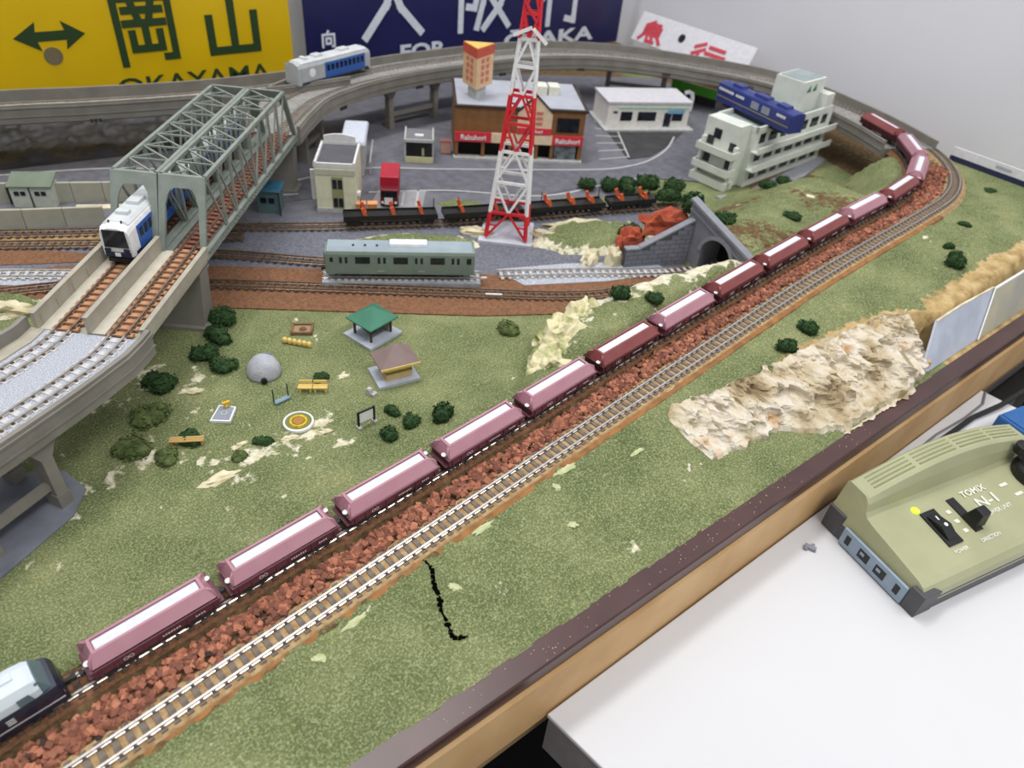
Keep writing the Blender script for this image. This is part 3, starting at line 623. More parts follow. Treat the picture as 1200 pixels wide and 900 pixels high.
def hull(mb, prof, stations):
    # stations: (x, width scale, z offset top scale)
    zb = prof[0][1]; rs = [[(x, y*ws, zb+(z-zb)*hs) for y, z in prof] for x, ws, hs in stations]; mb.rings(rs); return mb
# blue diesel locomotive at the head of the hopper train (lower left)
s_l = s_w0-PITCH/2-0.5
def loco():
    p, d = HOP.at(s_l-5.8); t = thing('locomotive', 'dark blue locomotive with white roof leading the hopper wagons', 'locomotive', tuple(p), 0); t.rotation_euler = (0, -math.asin(d.z), math.atan2(d.y, d.x))
    m_n = M('navy_paint', (30,36,58), 0.35, (24,28,48), 40, coat=0.3); m_r = M('white_roof', (202,210,216), 0.45, (188,198,206), 60)
    zb = 0.5
    b = MB(); hull(b, [(-0.95,zb),(-0.95,1.35),(-0.9,1.62),(0.9,1.62),(0.95,1.35),(0.95,zb)], [(-5.6,0.95,1),(5.0,1,1),(5.45,0.9,0.97),(5.6,0.8,0.7)]); b.build('body', m_n, t)
    r = MB(); hull(r, [(-0.88,1.6),(-0.84,2.0),(-0.6,2.38),(-0.3,2.46),(0.3,2.46),(0.6,2.38),(0.84,2.0),(0.88,1.6)], [(-5.5,0.95,0.98),(4.3,1,1),(4.75,0.97,0.95),(4.95,0.92,0.84)]); ro = r.build('roof', m_r, t, smooth=False)
    MB().box((4.1,0.1,2.48),(0.5,0.42,0.1)).build('roof_hatch', m_r, ro); MB().box((2.9,-0.2,2.48),(0.4,0.5,0.12)).build('roof_hatch', m_r, ro); MB().box((2.2,0.2,2.5),(0.3,0.3,0.16)).build('exhaust', m_conc, ro)
    g = MB(); g.add([(4.93,-0.72,1.7),(5.22,-0.62,1.7),(5.05,-0.55,2.12),(4.75,-0.62,2.12)], ((0,1,2,3),)); 
    MB().add([(4.9,-0.8,1.58),(4.9,0.8,1.58),(4.85,0.68,2.2),(4.85,-0.68,2.2),(5.3,-0.72,1.58),(5.3,0.72,1.58),(5.0,0.62,2.2),(5.0,-0.62,2.2)], ((0,1,2,3),(7,6,5,4),(4,5,1,0),(5,6,2,1),(6,7,3,2),(7,4,0,3))).build('windscreen', M('tinted_glass',(84,100,106),0.1,(96,112,118),60), t)
    for y in (-0.9, 0.9):
        MB().add([(4.1,y*0.99,1.68),(4.65,y*0.99,1.68),(4.55,y*0.93,2.06),(4.1,y*0.93,2.06),(4.1,y*1.02,1.68),(4.65,y*1.02,1.68),(4.55,y*0.96,2.06),(4.1,y*0.96,2.06)], ((0,1,2,3),(4,5,6,7),(0,1,5,4),(1,2,6,5),(2,3,7,6),(3,0,4,7))).build('cab_window', M('tinted_glass',(84,100,106),0.1), t)
        MB().box((0,y*1.06,0.86),(11,0.03,0.05)).build('silver_stripe', m_conc, t); MB().box((1.6,y*1.06,1.28),(2.2,0.03,0.05)).build('handrail', m_white, t)
        for k in range(3): MB().box((3.6,y*1.06,1.1+k*0.13),(0.3,0.03,0.05)).build('louvre', m_conc, t)
    for y in (-0.62, 0.62): MB().box((5.5,y,0.95),(0.12,0.34,0.2)).build('headlight', m_white, t)
    MB().box((5.45,0,0.42),(0.3,1.5,0.3)).build('snow_guard', m_dark, t); coupling(t, 5.8); MB().box((0,0,0.4),(4,1.5,0.3)).build('fuel_tank', m_dark, t)
    for x in (-3.8, 3.9): bogie(t, x, 0.9, wb=1.2)
loco()
# blue and white diesel railcars on the left hand bridge track
PT = VIA.offset(-1.55)
m_sil = M('silver_body', (188,192,194), 0.4, (172,176,178), 60, metal=0.2); m_blue = M('railcar_blue', (52,100,178), 0.4, (44,88,162), 50); m_roofs = M('silver_roof', (206,210,212), 0.45, (188,192,194), 60)
m_navy = M('railcar_navy', (28,40,66), 0.4)
def railcar(s, label, cab, blue, L=10.6):
    """cab: +1 / -1 end with a driving cab, 0 none; blue: x range of the blue side band; forward is along the path"""
    p, d = PT.at(s); t = thing('railcar', label, 'railcar', tuple(p), math.atan2(d.y, d.x), 'blue railcars on the bridge and viaduct'); hl = L/2; w = 0.98
    st = [(-hl,1,1),(hl,1,1)]
    if cab < 0: st = [(-hl,0.95,0.9),(-hl+0.22,1,0.985),(-hl+0.6,1,1),(hl,1,1)]
    if cab > 0: st = [(-hl,1,1),(hl-0.6,1,1),(hl-0.22,1,0.985),(hl,0.95,0.9)]
    hull(MB(), section(w, 0.5, 2.62, 0.42), st).build('body', m_white if cab < 0 else m_sil, t)
    MB().add(*frustum((hl-0.5,0.82), 2.5, (hl-0.6,0.6), 2.66)).build('roof', m_roofs, t)
    for x, l in ((-1.8,1.1),(2.0,1.4),(-3.6,0.5)): MB().box((x,0,2.76),(l,0.9,0.28),0,0.9).build('roof_unit', m_roofs, t, bevel=0.04)
    ns = int((blue[1]-blue[0])/0.62)
    for y in (-w-0.02, w+0.02):
        pn = MB().box(((blue[0]+blue[1])/2, y, 1.4), (blue[1]-blue[0], 0.04, 1.55)).build('blue_panel', m_blue, t); sg = math.copysign(0.03, y)
        for k in range(ns): MB().box((blue[0]+0.45+k*(blue[1]-blue[0]-0.9)/max(ns-1,1), y+sg, 1.62), (0.4,0.04,0.6)).build('window', m_glass, pn)
        MB().box((0, y*0.985, 0.62), (L-0.8, 0.03, 0.2)).build('skirt', m_navy, t)
        if blue[0] > -hl+2: MB().lathe([(0.02,-0.03),(0.42,-0.03),(0.42,0.03),(0.02,0.03)], 18, (-hl+1.9, y, 1.5), 'y').build('round_emblem', m_white, t); MB().box((-hl+0.7,y,1.5),(0.5,0.04,1.3)).build('door', m_sil, t)
    if cab:
        x = cab*hl; k = cab
        MB().add([(x-k*0.05,-0.76,1.12),(x-k*0.05,0.76,1.12),(x-k*0.05,0.7,2.3),(x-k*0.05,-0.7,2.3),(x+k*0.07,-0.76,1.12),(x+k*0.07,0.76,1.12),(x+k*0.05,0.7,2.3),(x+k*0.05,-0.7,2.3)], ((0,1,2,3),(7,6,5,4),(4,5,1,0),(5,6,2,1),(6,7,3,2),(7,4,0,3))).build('windscreen', m_glass, t)
        MB().box((x+k*0.04,0,0.62),(0.12,1.6,0.34)).build('lower_front', m_navy, t); MB().box((x+k*0.12,0,0.66),(0.06,0.34,0.24)).build('coupler_cover', m_white, t)
        for y in (-0.6, 0.6): MB().box((x+k*0.08,y,0.95),(0.08,0.36,0.18)).build('headlight', m_navy, t)
        MB().box((x-k*0.05, 0, 0.3),(0.5,1.3,0.24)).build('snow_guard', m_black, t)
        for y in (-0.4, 0.4): MB().box((x-k*0.5, y, 2.66),(0.12,0.06,0.16)).build('horn', m_dark, t)
    MB().box((0,0,0.36),(L*0.45,1.5,0.36)).build('underfloor_box', m_dark, t)
    for bx in (-hl+1.9, hl-1.9): bogie(t, bx, 0.82)
    return t
sA = PT.find(*tuple(B(27.4, -20.05, 0).xy))
railcar(sA+5.5, 'white fronted blue railcar coming out of the truss bridge', -1, (-4.3, 4.9))
railcar(sA+16.7, 'middle blue railcar inside the far half of the truss bridge', 0, (-4.9, 4.9))
railcar(PT.find(31.6, 62.9), 'grey and blue railcar with round emblem on the far viaduct', 1, (-1.6, 4.4))
# green grey electric car on a loose grey track piece in the yard
dE = math.atan2(27.4-33.7, 26.3-15.8); cE = ((15.8+26.3)/2+0.25, (33.7+27.4)/2+0.5)
def emu():
    t = thing('electric_railcar', 'grey green commuter railcar standing on a loose track piece', 'railcar', (cE[0], cE[1], 0.75), dE)
    m_g = M('emu_green', (122,138,128), 0.45, (112,128,118), 60); m_gr = M('emu_roof', (150,164,172), 0.5, (138,152,160), 60); hl, w = 5.75, 0.98
    hull(MB(), section(w, 0.5, 2.55, 0.3), [(-hl,0.92,0.95),(-hl+0.3,1,1),(hl,1,1)]).build('body', m_g, t)
    MB().add(*frustum((hl-0.15,0.86), 2.42, (hl-0.2,0.6), 2.62)).build('roof', m_gr, t); MB().box((0.6,0,2.74),(3.0,0.95,0.26),0,0.96,0.85).build('air_conditioner', M('ac_white',(226,232,236),0.4), t, bevel=0.05)
    for x in (-3.6,-2.7,-1.8): MB().box((x,-0.3,2.66),(0.16,0.16,0.1)).build('roof_vent', m_dark, t)
    for y in (-w-0.01, w+0.01):
        for x in (-4.35,-1.45,1.4,4.25):
            for q in (-0.21, 0.21): MB().box((x+q, y, 1.72), (0.2,0.05,0.52)).build('door_window', m_glass, t)
            MB().box((x, y*0.996, 1.35), (0.86,0.03,1.5)).build('door', m_g, t)
        for x in (-2.9, 0, 2.85): MB().box((x, y, 1.72), (1.1,0.05,0.56)).build('window', m_glass, t)
        MB().box((5.3,y,1.72),(0.36,0.05,0.5)).build('window', m_glass, t); MB().box((-5.25,y,1.75),(0.24,0.05,0.36)).build('window', m_glass, t)
        for x in (-1.5,1.6): MB().box((x,y,0.8),(0.5,0.04,0.05)).build('printed_number', m_conc, t)
    MB().box((-hl-0.02,0,1.7),(0.08,1.5,0.95)).build('cab_front', m_black, t); MB().box((0.2,0,0.36),(5,1.5,0.34)).build('underfloor_box', m_black, t); coupling(t, -hl-0.15)
    for x in (-3.9, 3.9): bogie(t, x, 0.82)
emu()
a = Vector((math.cos(dE), math.sin(dE))); n_ = Vector((a.y, -a.x))
def E_(u, v=0, z=0): return (cE[0]+a.x*u+n_.x*v, cE[1]+a.y*u+n_.y*v, z)
lp = Path([E_(-6.1,0,0.75), E_(0,0,0.75), E_(6.4,0,0.75)]); tr = track('railway_track', 'loose grey track piece under the grey green railcar', lp, 0, lp.len, m_sleepw, m_rail, 0.5, (1.5,0.3,0.1), single=True, chairs=False)
MB().prism([tuple(Vector(E_(u,v)[:2])-Vector(E_(-6.1)[:2])) for u, v in ((-6.1,-1.05),(6.3,-1.05),(6.3,1.05),(-6.1,1.05))], -0.6, -0.24).build('plastic_roadbed', M('roadbed_grey',(168,170,176),0.7,(150,152,158),200), tr)
MB().box((E_(6.6,0.42)[0]-E_(-6.1)[0], E_(6.6,0.42)[1]-E_(-6.1)[1], -0.06), (0.5,0.14,0.12), dE).build('rail_joiner', m_white, tr)
# yard tracks
def yard(label, pts, z=0.42, sl=m_sleepd, rail=m_railb, **k): 
    p = Path([(x,y) for x,y in pts], lambda x, y: z); return track('railway_track', label, p, 0, p.len, sl, rail, 0.62, (1.4,0.28,0.1), single=False, chairs=False, **k)
yard('rusty yard track nearest the playground', [(-8,44.8),(2,41.6),(8.1,37.9),(16.6,32.2),(25.3,26.3),(31.2,22.4),(36,20.4),(44,19.0),(48,18.6)])
yard('yard track with white sleepers running to the tunnel mouth', [(28.5,27.7),(33,25.4),(36.2,23.7),(39.2,21.9),(43,20.2),(48,19.2)], sl=m_sleepw, rail=m_rail, z=0.44)
yard('white sleepered track at the far left beside the girder', [(-30,55.2),(-12,49.6),(-4.1,46.3),(1,43.4)], sl=m_sleepw, rail=m_rail, z=0.44)
yard('rusty yard track passing under the truss bridge', [(2,46.6),(9.7,42.4),(16.6,37),(20,34.8),(27,29.4)])
yard('yard track carrying the black flat wagons', [(-30,62.4),(-12,57),(3,50.2),(13,45.7),(21.4,41.4),(32.7,36.5),(49,30.9),(55,27.8)])
yard('left yard track by the low concrete wall', [(-30,60.2),(-10,54),(-3.3,51.1),(3,47.9),(8,45.6),(13.5,43.6)])
for (u, v, l) in ((25.0,26.05,1.3),(30.2,22.6,0.0)):
    if l: tag(MB().box((u+1.2, v-0.9, 0.46),(l,0.14,0.1),-0.6).build('rail_joiner', m_white), 'white rail joiner on the nearest yard track', 'joiner')
# black flat wagons with orange stanchions
fp = Path([(21.4,41.4),(32.7,36.5),(49,30.9)], lambda x, y: 0.42)
def flat(s, label, L, br):
    p, d = fp.at(s); t = thing('flat_wagon', label, 'wagon', tuple(p), math.atan2(d.y, d.x), 'black flat wagons on the yard track'); hl = L/2
    MB().box((0,0,0.75),(L,1.5,0.34)).box((0,0,0.5),(L*0.8,0.5,0.3)).build('frame', m_black, t)
    for y in (-0.72,0.72): MB().box((0,y,0.98),(L-0.1,0.06,0.16)).build('side_board', m_black, t)
    mo = M('orange_stanchion',(214,96,52),0.5)
    for x in br:
        for y in (-0.6, 0.6): MB().beam((x,y,0.9),(x-0.28,y,1.75),0.18,0.3).build('orange_bracket', mo, t)
        MB().beam((x,-0.6,0.95),(x,0.6,0.95),0.16).build('orange_bar', mo, t)
    for x in (-hl+0.9, hl-0.9):
        MB().box((x+0.7,0.66,1.4),(0.07,0.07,1.1)).build('stake', m_black, t); bogie(t, x, 0.7, m_black, 0.6)
ss = 0.2
for i, (L, br) in enumerate(((8.3,(-2.2,0.3,2.8)),(7.6,(-2,1.2)),(7.8,(-1.8,0.6,2.6)),(5.0,(-1.2,1.4)))):
    flat(ss+L/2, 'black flat wagon with orange brackets, '+('leftmost, below the red truck','second from the left, behind the tower leg','third from the left, right of the tower','rightmost, beside the orange rock')[i], L, br); ss += L+0.55
#@@TOWN
# ------------------------------------------------------------------ town
def tower():
    bx, by = 33.8, 33.35; t = thing('lattice_tower', 'red and white lattice tower standing on a pale pad beside the yard', 'tower', (bx, by, 0.3), 0)
    tilt = Matrix.Rotation(math.radians(5.0), 4, Vector((-0.5, 0.86, 0)).cross(Vector((0,0,1))))
    t.rotation_euler = (Matrix.Rotation(0.075, 4, 'Y') @ Matrix.Rotation(-0.045, 4, 'X') @ Matrix.Rotation(math.radians(-43), 4, 'Z')).to_euler()
    lev = [(0,1.78),(2.25,1.6),(4.9,1.42),(7.5,1.25),(9.8,1.1),(12.0,0.96),(14.2,0.83),(16.2,0.71),(18.0,0.62),(19.8,0.53),(21.6,0.45),(23.4,0.37),(25.2,0.3)]
    col = ['r','w','w','r','r','w','w','r','r','w','w','w']
    mm = {'r': m_red, 'w': m_white}
    for i in range(len(lev)-1):
        (z0, a), (z1, b) = lev[i], lev[i+1]; mt = mm[col[i]]; wd = 0.26-0.008*i; cr = [(-1,-1),(1,-1),(1,1),(-1,1)]
        for (x, y) in cr: MB().beam((x*a,y*a,z0), (x*b,y*b,z1), wd).build('leg', mt, t)
        for k in range(4):
            (x0,y0),(x1,y1) = cr[k], cr[(k+1)%4]; f = MB()
            f.beam((x0*b,y0*b,z1),(x1*b,y1*b,z1), 0.2, 0.24)
            if i % 2 == 0: mx, my = (x0+x1)/2*b, (y0+y1)/2*b; f.beam((x0*a,y0*a,z0),(mx,my,z1),0.17); f.beam((x1*a,y1*a,z0),(mx,my,z1),0.17); q = 0.5
            else: mx, my = (x0+x1)/2*a, (y0+y1)/2*a; f.beam((mx,my,z0),(x0*b,y0*b,z1),0.17); f.beam((mx,my,z0),(x1*b,y1*b,z1),0.17); q = 0.5
            zm = (z0+z1)/2; c = (a+b)/2; k1 = 0.5 if i % 2 == 0 else 0.5
            for (xa, ya) in ((x0,y0),(x1,y1)): f.beam((xa*c,ya*c,zm),((xa*c+( (x0+x1)/2*c))/2*1.0,(ya*c+((y0+y1)/2*c))/2,zm),0.13)
            f.build('lattice_panel', mt, t)
    MB().beam((-1.2,-0.9,16.4),(0.15,-1.2,17.1),0.2,0.28).build('antenna_arm', m_white, t); MB().beam((0.3,-1.1,17.0),(1.4,-0.6,16.0),0.2,0.28).build('antenna_arm', m_white, t)
    MB().beam((-0.6,-0.7,18.8),(0.5,-0.7,17.4),0.2).build('antenna_arm', m_red, t)
    pad = tag(MB().prism([(-2.4,-2.3),(2.4,-2.3),(2.3,2.3),(-2.3,2.2)],0,0.3).build('tower_pad', M('pad_grey',(196,198,208),0.8,(178,180,190),60), None, (bx,by,0), (0,0,math.radians(-43))), 'pale grey pad under the lattice tower', 'pad')
tower()
def windowed(parent, pts, rot, mat=m_glass, frame=None):
    for x, y, z, w, h in pts: 
        b = MB().box((0,0,0),(w,0.08,h)).build('window', mat, parent, (x,y,z), rot)
        if frame: MB().box((0,0,-h/2-0.04),(w+0.1,0.12,0.07)).build('sill', frame, b)
def restaurant():
    A = Vector((39.5,50.3)); Bv = Vector((51.3,42.9)); d = (Bv-A); L = d.length; t = thing('restaurant', 'brown restaurant with grey roof and red sign bands', 'building', (A.x, A.y, 0.1), math.atan2(d.y, d.x)); Dp = 9.0; H = 5.5
    br = M('brown_wall',(136,94,52),0.7,(120,82,44),120); dk = M('dark_trim',(56,42,34),0.6); rd = M('sign_red',(214,52,66),0.5); cr = M('sign_cream',(232,206,174),0.6)
    MB().box((L/2,Dp/2,3.75),(L,Dp,3.5)).build('upper_wall', br, t); MB().box((L/2,Dp/2+0.5,1.0),(L-0.3,Dp-1.2,2.0)).build('ground_floor', M('inside_dark',(26,22,20),0.8), t)
    MB().prism([(-0.15,-0.15),(L+0.3,-0.15),(L+0.3,Dp+0.15),(-0.15,Dp+0.15)],H-0.12,H+0.1).build('roof_edge', dk, t); MB().box((L/2,Dp/2,H+0.12),(L-0.3,Dp-0.3,0.08)).build('roof', M('roof_grey',(170,174,184),0.7,(160,164,174),60), t)
    MB().box((L/2,-0.2,0.1),(L+0.2,0.9,0.25)).build('plinth', m_conc, t)
    for x in (0.2,3.05,6.0,8.9,10.6,L-0.25): MB().box((x,0.05,1.05),(0.35,0.4,2.0)).build('column', br, t)
    MB().box((0.12,Dp/2,1.0),(0.3,Dp,2.0)).build('side_wall', br, t); MB().box((L-0.12,Dp/2,1.0),(0.3,Dp,2.0)).build('side_wall', br, t)
    for x0, x1, m, tx in ((0,3.9,rd,1),(3.9,10.5,cr,0),(10.5,L,rd,1)):
        p = MB().box(((x0+x1)/2,-0.16,2.35),(x1-x0,0.28,1.0)).build('sign_band', m, t)
        if tx: text('Rakuhori', 0.75, m_white, p, ((x0+x1)/2,-0.33,2.1), bold=0.02)
    # gabled facade panel
    g = MB().add([(6.6,-0.2,2.9),(10.3,-0.2,2.9),(10.3,-0.2,5.2),(8.45,-0.2,6.9),(6.6,-0.2,5.2),(6.6,0.1,2.9),(10.3,0.1,2.9),(10.3,0.1,5.2),(8.45,0.1,6.9),(6.6,0.1,5.2)], ((0,1,2,3,4),(9,8,7,6,5),(0,5,6,1),(1,6,7,2),(2,7,8,3),(3,8,9,4),(4,9,5,0))).build('gable_sign', cr, t)
    MB().box((8.45,-0.24,3.25),(3.7,0.12,0.7)).build('red_strip', rd, g); text('Rakuhori', 0.5, m_white, g, (8.45,-0.31,3.1), bold=0.02)
    MB().beam((10.35,-0.1,5.25),(8.45,-0.1,7.0),0.4,0.14).build('gable_edge', dk, g); MB().beam((6.55,-0.1,5.25),(8.45,-0.1,7.0),0.4,0.14).build('gable_edge', dk, g)
    for k in range(3): MB().box((8.9,-0.24,4.1+0.55*k),(0.7,0.06,0.3)).build('red_character', M('sign_red_soft',(206,120,104),0.6), g)
    MB().box((12.1,-0.06,4.0),(2.4,0.1,1.5)).build('upper_window', m_glass, t); MB().box((12.1,0.0,1.05),(2.4,0.1,1.6)).build('shop_window', M('shop_glass',(120,128,130),0.2,(60,64,66),120), t)
    for x in (9.6,11.0): MB().box((x,5.2,6.0),(1.2,1.7,1.2)).build('roof_unit', M('unit_cream',(224,222,208),0.6), t, bevel=0.06)
    # three sided advertising pillar on the roof
    b = thing('advertising_pillar', 'three sided cream and red advertising pillar on the restaurant roof', 'sign', (42.9, 51.4, 5.75), 0)
    tri = [(-0.75,1.6),(-1.1,-1.35),(1.85,-0.2)]; pb = M('pillar_cream',(228,190,146),0.6)
    MB().prism(tri,1.2,4.9).build('pillar_body', pb, b); MB().prism([(x*1.04,y*1.04) for x,y in tri],4.3,5.2).build('red_band', M('pillar_red',(204,84,66),0.6), b); MB().prism(tri,5.2,5.28).build('pillar_top', M('pillar_yellow',(226,186,92),0.6), b)
    MB().prism([(x*0.6,y*0.6) for x,y in tri],0,1.25).build('pillar_foot', m_conc, b)
    for (p, q) in ((tri[0],tri[1]),(tri[1],tri[2])):
        p, q = Vector(p), Vector(q); dd = (q-p); an = math.atan2(dd.y, dd.x); nn = Vector((dd.y,-dd.x)).normalized()
        for r_ in range(4):
            for c in (0.35,0.65): o = p.lerp(q, c)+nn*0.03; MB().box((0,0,0),(0.5,0.06,0.42)).build('red_character', M('sign_red_soft',(206,120,104),0.6), b, (o.x,o.y,3.9-0.66*r_), (0,0,an))
restaurant()
def shop():
    A, Bv = Vector((61.4,49.4)), Vector((71.2,44.8)); d = Bv-A; L = d.length; t = thing('shop_building', 'low white shop with pale roof and wide windows beside the parking lot', 'building', (A.x,A.y,0.15), math.atan2(d.y,d.x)); Dp = 5.2
    w = M('shop_white',(232,228,222),0.6)
    MB().box((L/2,Dp/2,1.65),(L,Dp,2.9)).build('wall', w, t); MB().box((L/2,Dp/2,3.15),(L+0.3,Dp+0.3,0.25)).build('roof', M('shop_roof',(206,204,210),0.6), t); MB().box((L/2,Dp/2-0.4,0.12),(L+1.0,Dp+1.6,0.24)).build('plinth', m_conc, t)
    MB().box((L/2+0.6,-0.05,2.55),(L-1.6,0.12,0.2)).build('green_strip', M('pale_green',(176,214,190),0.6), t)
    windowed(t, [(2.5,-0.02,1.5,1.5,1.1),(5.2,-0.02,1.5,2.4,1.1),(9.3,-0.02,1.4,1.4,0.9)], (0,0,0), frame=w); MB().box((8.0,-0.03,1.1),(0.9,0.1,1.7)).build('door', m_glass, t); MB().box((9.0,-0.12,2.1),(2.2,0.12,0.4)).build('blue_sign', M('shop_blue',(120,170,206),0.6), t); MB().box((1.0,-0.05,2.0),(0.5,0.08,0.25)).build('nameplate', m_dark, t)
shop()
def hospital():
    t = thing('hospital_building', 'pale three storey building with balconies and outside stairs by the hill', 'building', (63.0, 29.4, 0.1), math.radians(3.5)); c = M('hospital_white',(216,220,212),0.7,(204,208,200),60); L, Dp, H = 15.6, 5.4, 5.9
    MB().box((L/2,Dp/2,H/2),(L,Dp,H)).build('wall', c, t); MB().box((L/2,Dp/2,H+0.02),(L-0.5,Dp-0.5,0.1)).build('roof', M('roof_bluegrey',(150,162,162),0.8,(138,150,150),60), t)
    for (x,y,sx,sy) in ((L/2,0.12,L,0.24),(L/2,Dp-0.12,L,0.24),(0.12,Dp/2,0.24,Dp),(L-0.12,Dp/2,0.24,Dp)): MB().box((x,y,H+0.25),(sx,sy,0.6)).build('parapet', c, t)
    for z in (0.15,2.1,4.05):
        if z > 1:
            MB().box((L/2,-0.45,z-0.05),(L+0.6,0.95,0.12)).build('balcony_slab', c, t); b = MB().box((L/2,-0.86,z+0.25),(L+0.6,0.14,0.6)).build('balcony_rail', c, t)
        windowed(t, [(1.3+2.1*k,-0.03,z+1.15,1.5 if k%2 else 1.0,1.0) for k in range(7)], (0,0,0))
    # stair tower on the left end with open landings
    s = MB().box((-1.0,2.9,3.3),(2.0,4.2,6.6)).build('stair_core', c, t)
    for z in (1.6,3.5):
        MB().box((-2.5,2.6,z),(1.4,4.6,0.16)).build('stair_landing', c, s); MB().box((-3.15,2.6,z+0.3),(0.14,4.6,0.7)).build('landing_rail', c, s)
        for y in (0.35,4.85): MB().box((-2.5,y,z+0.3),(1.4,0.14,0.7)).build('landing_rail', c, s)
        MB().box((-2.03,1.2,z+0.85),(0.1,0.8,0.9)).build('doorway', m_dark, s); MB().box((-2.03,4.0,z+0.85),(0.1,0.8,0.9)).build('doorway', m_dark, s)
    for y in (0.6,4.7): MB().box((-2.2,y,2.3),(0.4,0.4,4.6)).build('stair_pillar', c, s)
    MB().box((-2.04,3.3,5.2),(0.1,0.9,1.0)).build('window', m_glass, s); MB().box((-2.2,2.7,0.4),(1.6,4.6,0.8)).build('stair_foot', c, s)
    # roof block
    b = MB().box((11.6,3.0,7.7),(4.6,3.6,3.4)).build('roof_block', c, t); MB().box((11.6,3.0,9.44),(4.0,3.0,0.08)).build('block_roof', M('roof_bluegrey',(150,162,162),0.8), b)
    for x in (10.6,11.8): MB().add([(x-0.45,1.18,8.2),(x+0.45,1.18,8.2),(x+0.15,1.18,9.0),(x,1.12,8.2),(x-0.45,1.14,8.2)], ((0,1,2),)).build('green_emblem', M('emblem_green',(40,116,76),0.6), b)
    MB().box((14.1,2.4,6.9),(1.6,4.6,1.9)).build('end_block', c, t)
    tag(MB().prism([(58,27.4),(62,26.9),(72,27.6),(79,29.4),(79,30.4),(62,28.2),(58,29)],0.0,0.35).build('path_slab', M('slab_grey',(150,152,160),0.8)), 'grey path slab along the foot of the pale hospital building', 'path')
hospital()
def roof_loco():
    p, q = Vector((66.9,37.6)), Vector((65.2,26.6)); d = q-p; L = d.length; t = thing('locomotive', 'dark blue locomotive body lying across the hospital roof', 'locomotive', ((p.x+q.x)/2,(p.y+q.y)/2,6.25), math.atan2(d.y,d.x)); m = M('loco_blue',(44,58,128),0.4,(38,50,112),40); y = 0.98
    hull(MB(), section(0.95,0.35,2.35,0.25), [(-L/2,0.96,0.98),(-L/2+0.2,1,1),(L/2-0.2,1,1),(L/2,0.96,0.98)]).build('body', m, t)
    for x,l in ((-3.2,1.5),(0.4,2.0),(3.4,1.5)): MB().box((x,0,2.45),(l,1.0,0.26),0,0.9).build('roof_unit', m, t)
    st = M('gold_stripe',(150,136,92),0.5)
    for s in (-y, y):
        MB().box((0,s,0.95),(L-0.5,0.04,0.1)).build('gold_stripe', st, t); MB().box((0,s,0.6),(L*0.6,0.04,0.34)).build('skirt', m, t)
        for x in (0.3,1.9): MB().box((x,s,1.55),(1.1,0.05,0.7)).build('grille', M('grille_grey',(140,146,158),0.5), t)
        for x,w in ((-4.0,2.4),(-1.8,1.5),(4.3,1.5)):
            pr = MB()
            for k in range(int(w/0.26)): pr.box((x-w/2+k*0.26, s, 1.7),(0.18,0.05,0.26))
            pr.build('white_print', m_white, t)
    MB().box((0,0,0.28),(L*0.8,1.5,0.5)).build('underframe', m_black, t)
roof_loco()
def cream():
    A, Bv = Vector((21.0,45.2)), Vector((23.9,43.25)); d = Bv-A; L = d.length; t = thing('cream_building', 'narrow cream two storey building with flat dark roof', 'building', (A.x,A.y,0.1), math.atan2(d.y,d.x)); Dp, H = 5.3, 4.3
    MB().box((L/2,Dp/2,H/2),(L,Dp,H)).build('wall', m_cream, t); MB().box((L/2,Dp/2,H+0.03),(L-0.3,Dp-0.3,0.1)).build('roof', M('roof_dark',(88,88,94),0.8,(78,78,84),80), t)
    for (x,y,sx,sy) in ((L/2,0.08,L+0.15,0.2),(L/2,Dp-0.08,L+0.15,0.2),(0.05,Dp/2,0.2,Dp),(L-0.05,Dp/2,0.2,Dp)): MB().box((x,y,H+0.15),(sx,sy,0.4)).build('parapet', M('parapet_white',(222,222,220),0.6), t)
    MB().box((L/2,-0.03,H-0.45),(L+0.05,0.1,0.5)).build('cornice', M('cornice_grey',(190,190,170),0.6), t); MB().box((L/2,-0.04,0.2),(L+0.1,0.12,0.4)).build('plinth', m_conc, t)
    MB().box((L*0.55,-0.02,1.9),(1.0,0.08,3.0)).build('window_recess', M('recess_olive',(150,150,110),0.7), t)
    windowed(t, [(L*0.55+dx,-0.06,z,0.38,0.85) for dx in (-0.24,0.24) for z in (1.0,2.75)], (0,0,0))
    MB().box((-0.3,1.0,2.2),(0.5,0.25,2.8)).build('blade_sign', m_white, t); MB().box((L+0.15,1.3,1.4),(0.3,0.6,0.3)).build('outdoor_unit', m_white, t)
    n = 10; MB().rings([[(L/2-1.2+0.0*k, Dp-0.4+yy, H+0.3),(L/2-1.2,Dp-0.4+yy,H+1.2)] for k,yy in ((0,0),(1,0.3))], True, False)
    arc = [(0.2+(L-0.6)*k/n, Dp-0.15, H+0.3+0.75*math.sin(PI*(0.25+0.5*k/n))) for k in range(n+1)]
    MB().add([(x,y,H) for x,y,z in arc]+list(arc)+[(x,y+0.2,H) for x,y,z in arc]+[(x,y+0.2,z) for x,y,z in arc], [(k,k+1,n+2+k,n+1+k) for k in range(n)]+[(3*n+3+k,3*n+4+k,2*n+3+k,2*n+2+k) for k in range(n)]+[(n+1+k,n+2+k,3*n+4+k,3*n+3+k) for k in range(n)]).build('arched_parapet', M('parapet_white',(222,222,220),0.6), t)
cream()
t = thing('white_hut', 'white roofed hut behind the cream building', 'hut', (29.2,53.2,0.1), math.radians(58))
MB().box((0,0,1.6),(6,2.0,3.2)).build('wall', m_conc, t); MB().add(*frustum((3.1,1.25),3.2,(3.0,1.1),3.45)).build('roof', M('pale_roof',(206,212,224),0.5), t); MB().box((0,-1.6,1.5),(6,0.1,0.1)).build('fence_rail', m_conc, t)
for x in (-2.5,0,2.5): MB().box((x,-1.6,0.75),(0.12,0.12,1.5)).build('fence_post', m_conc, t)
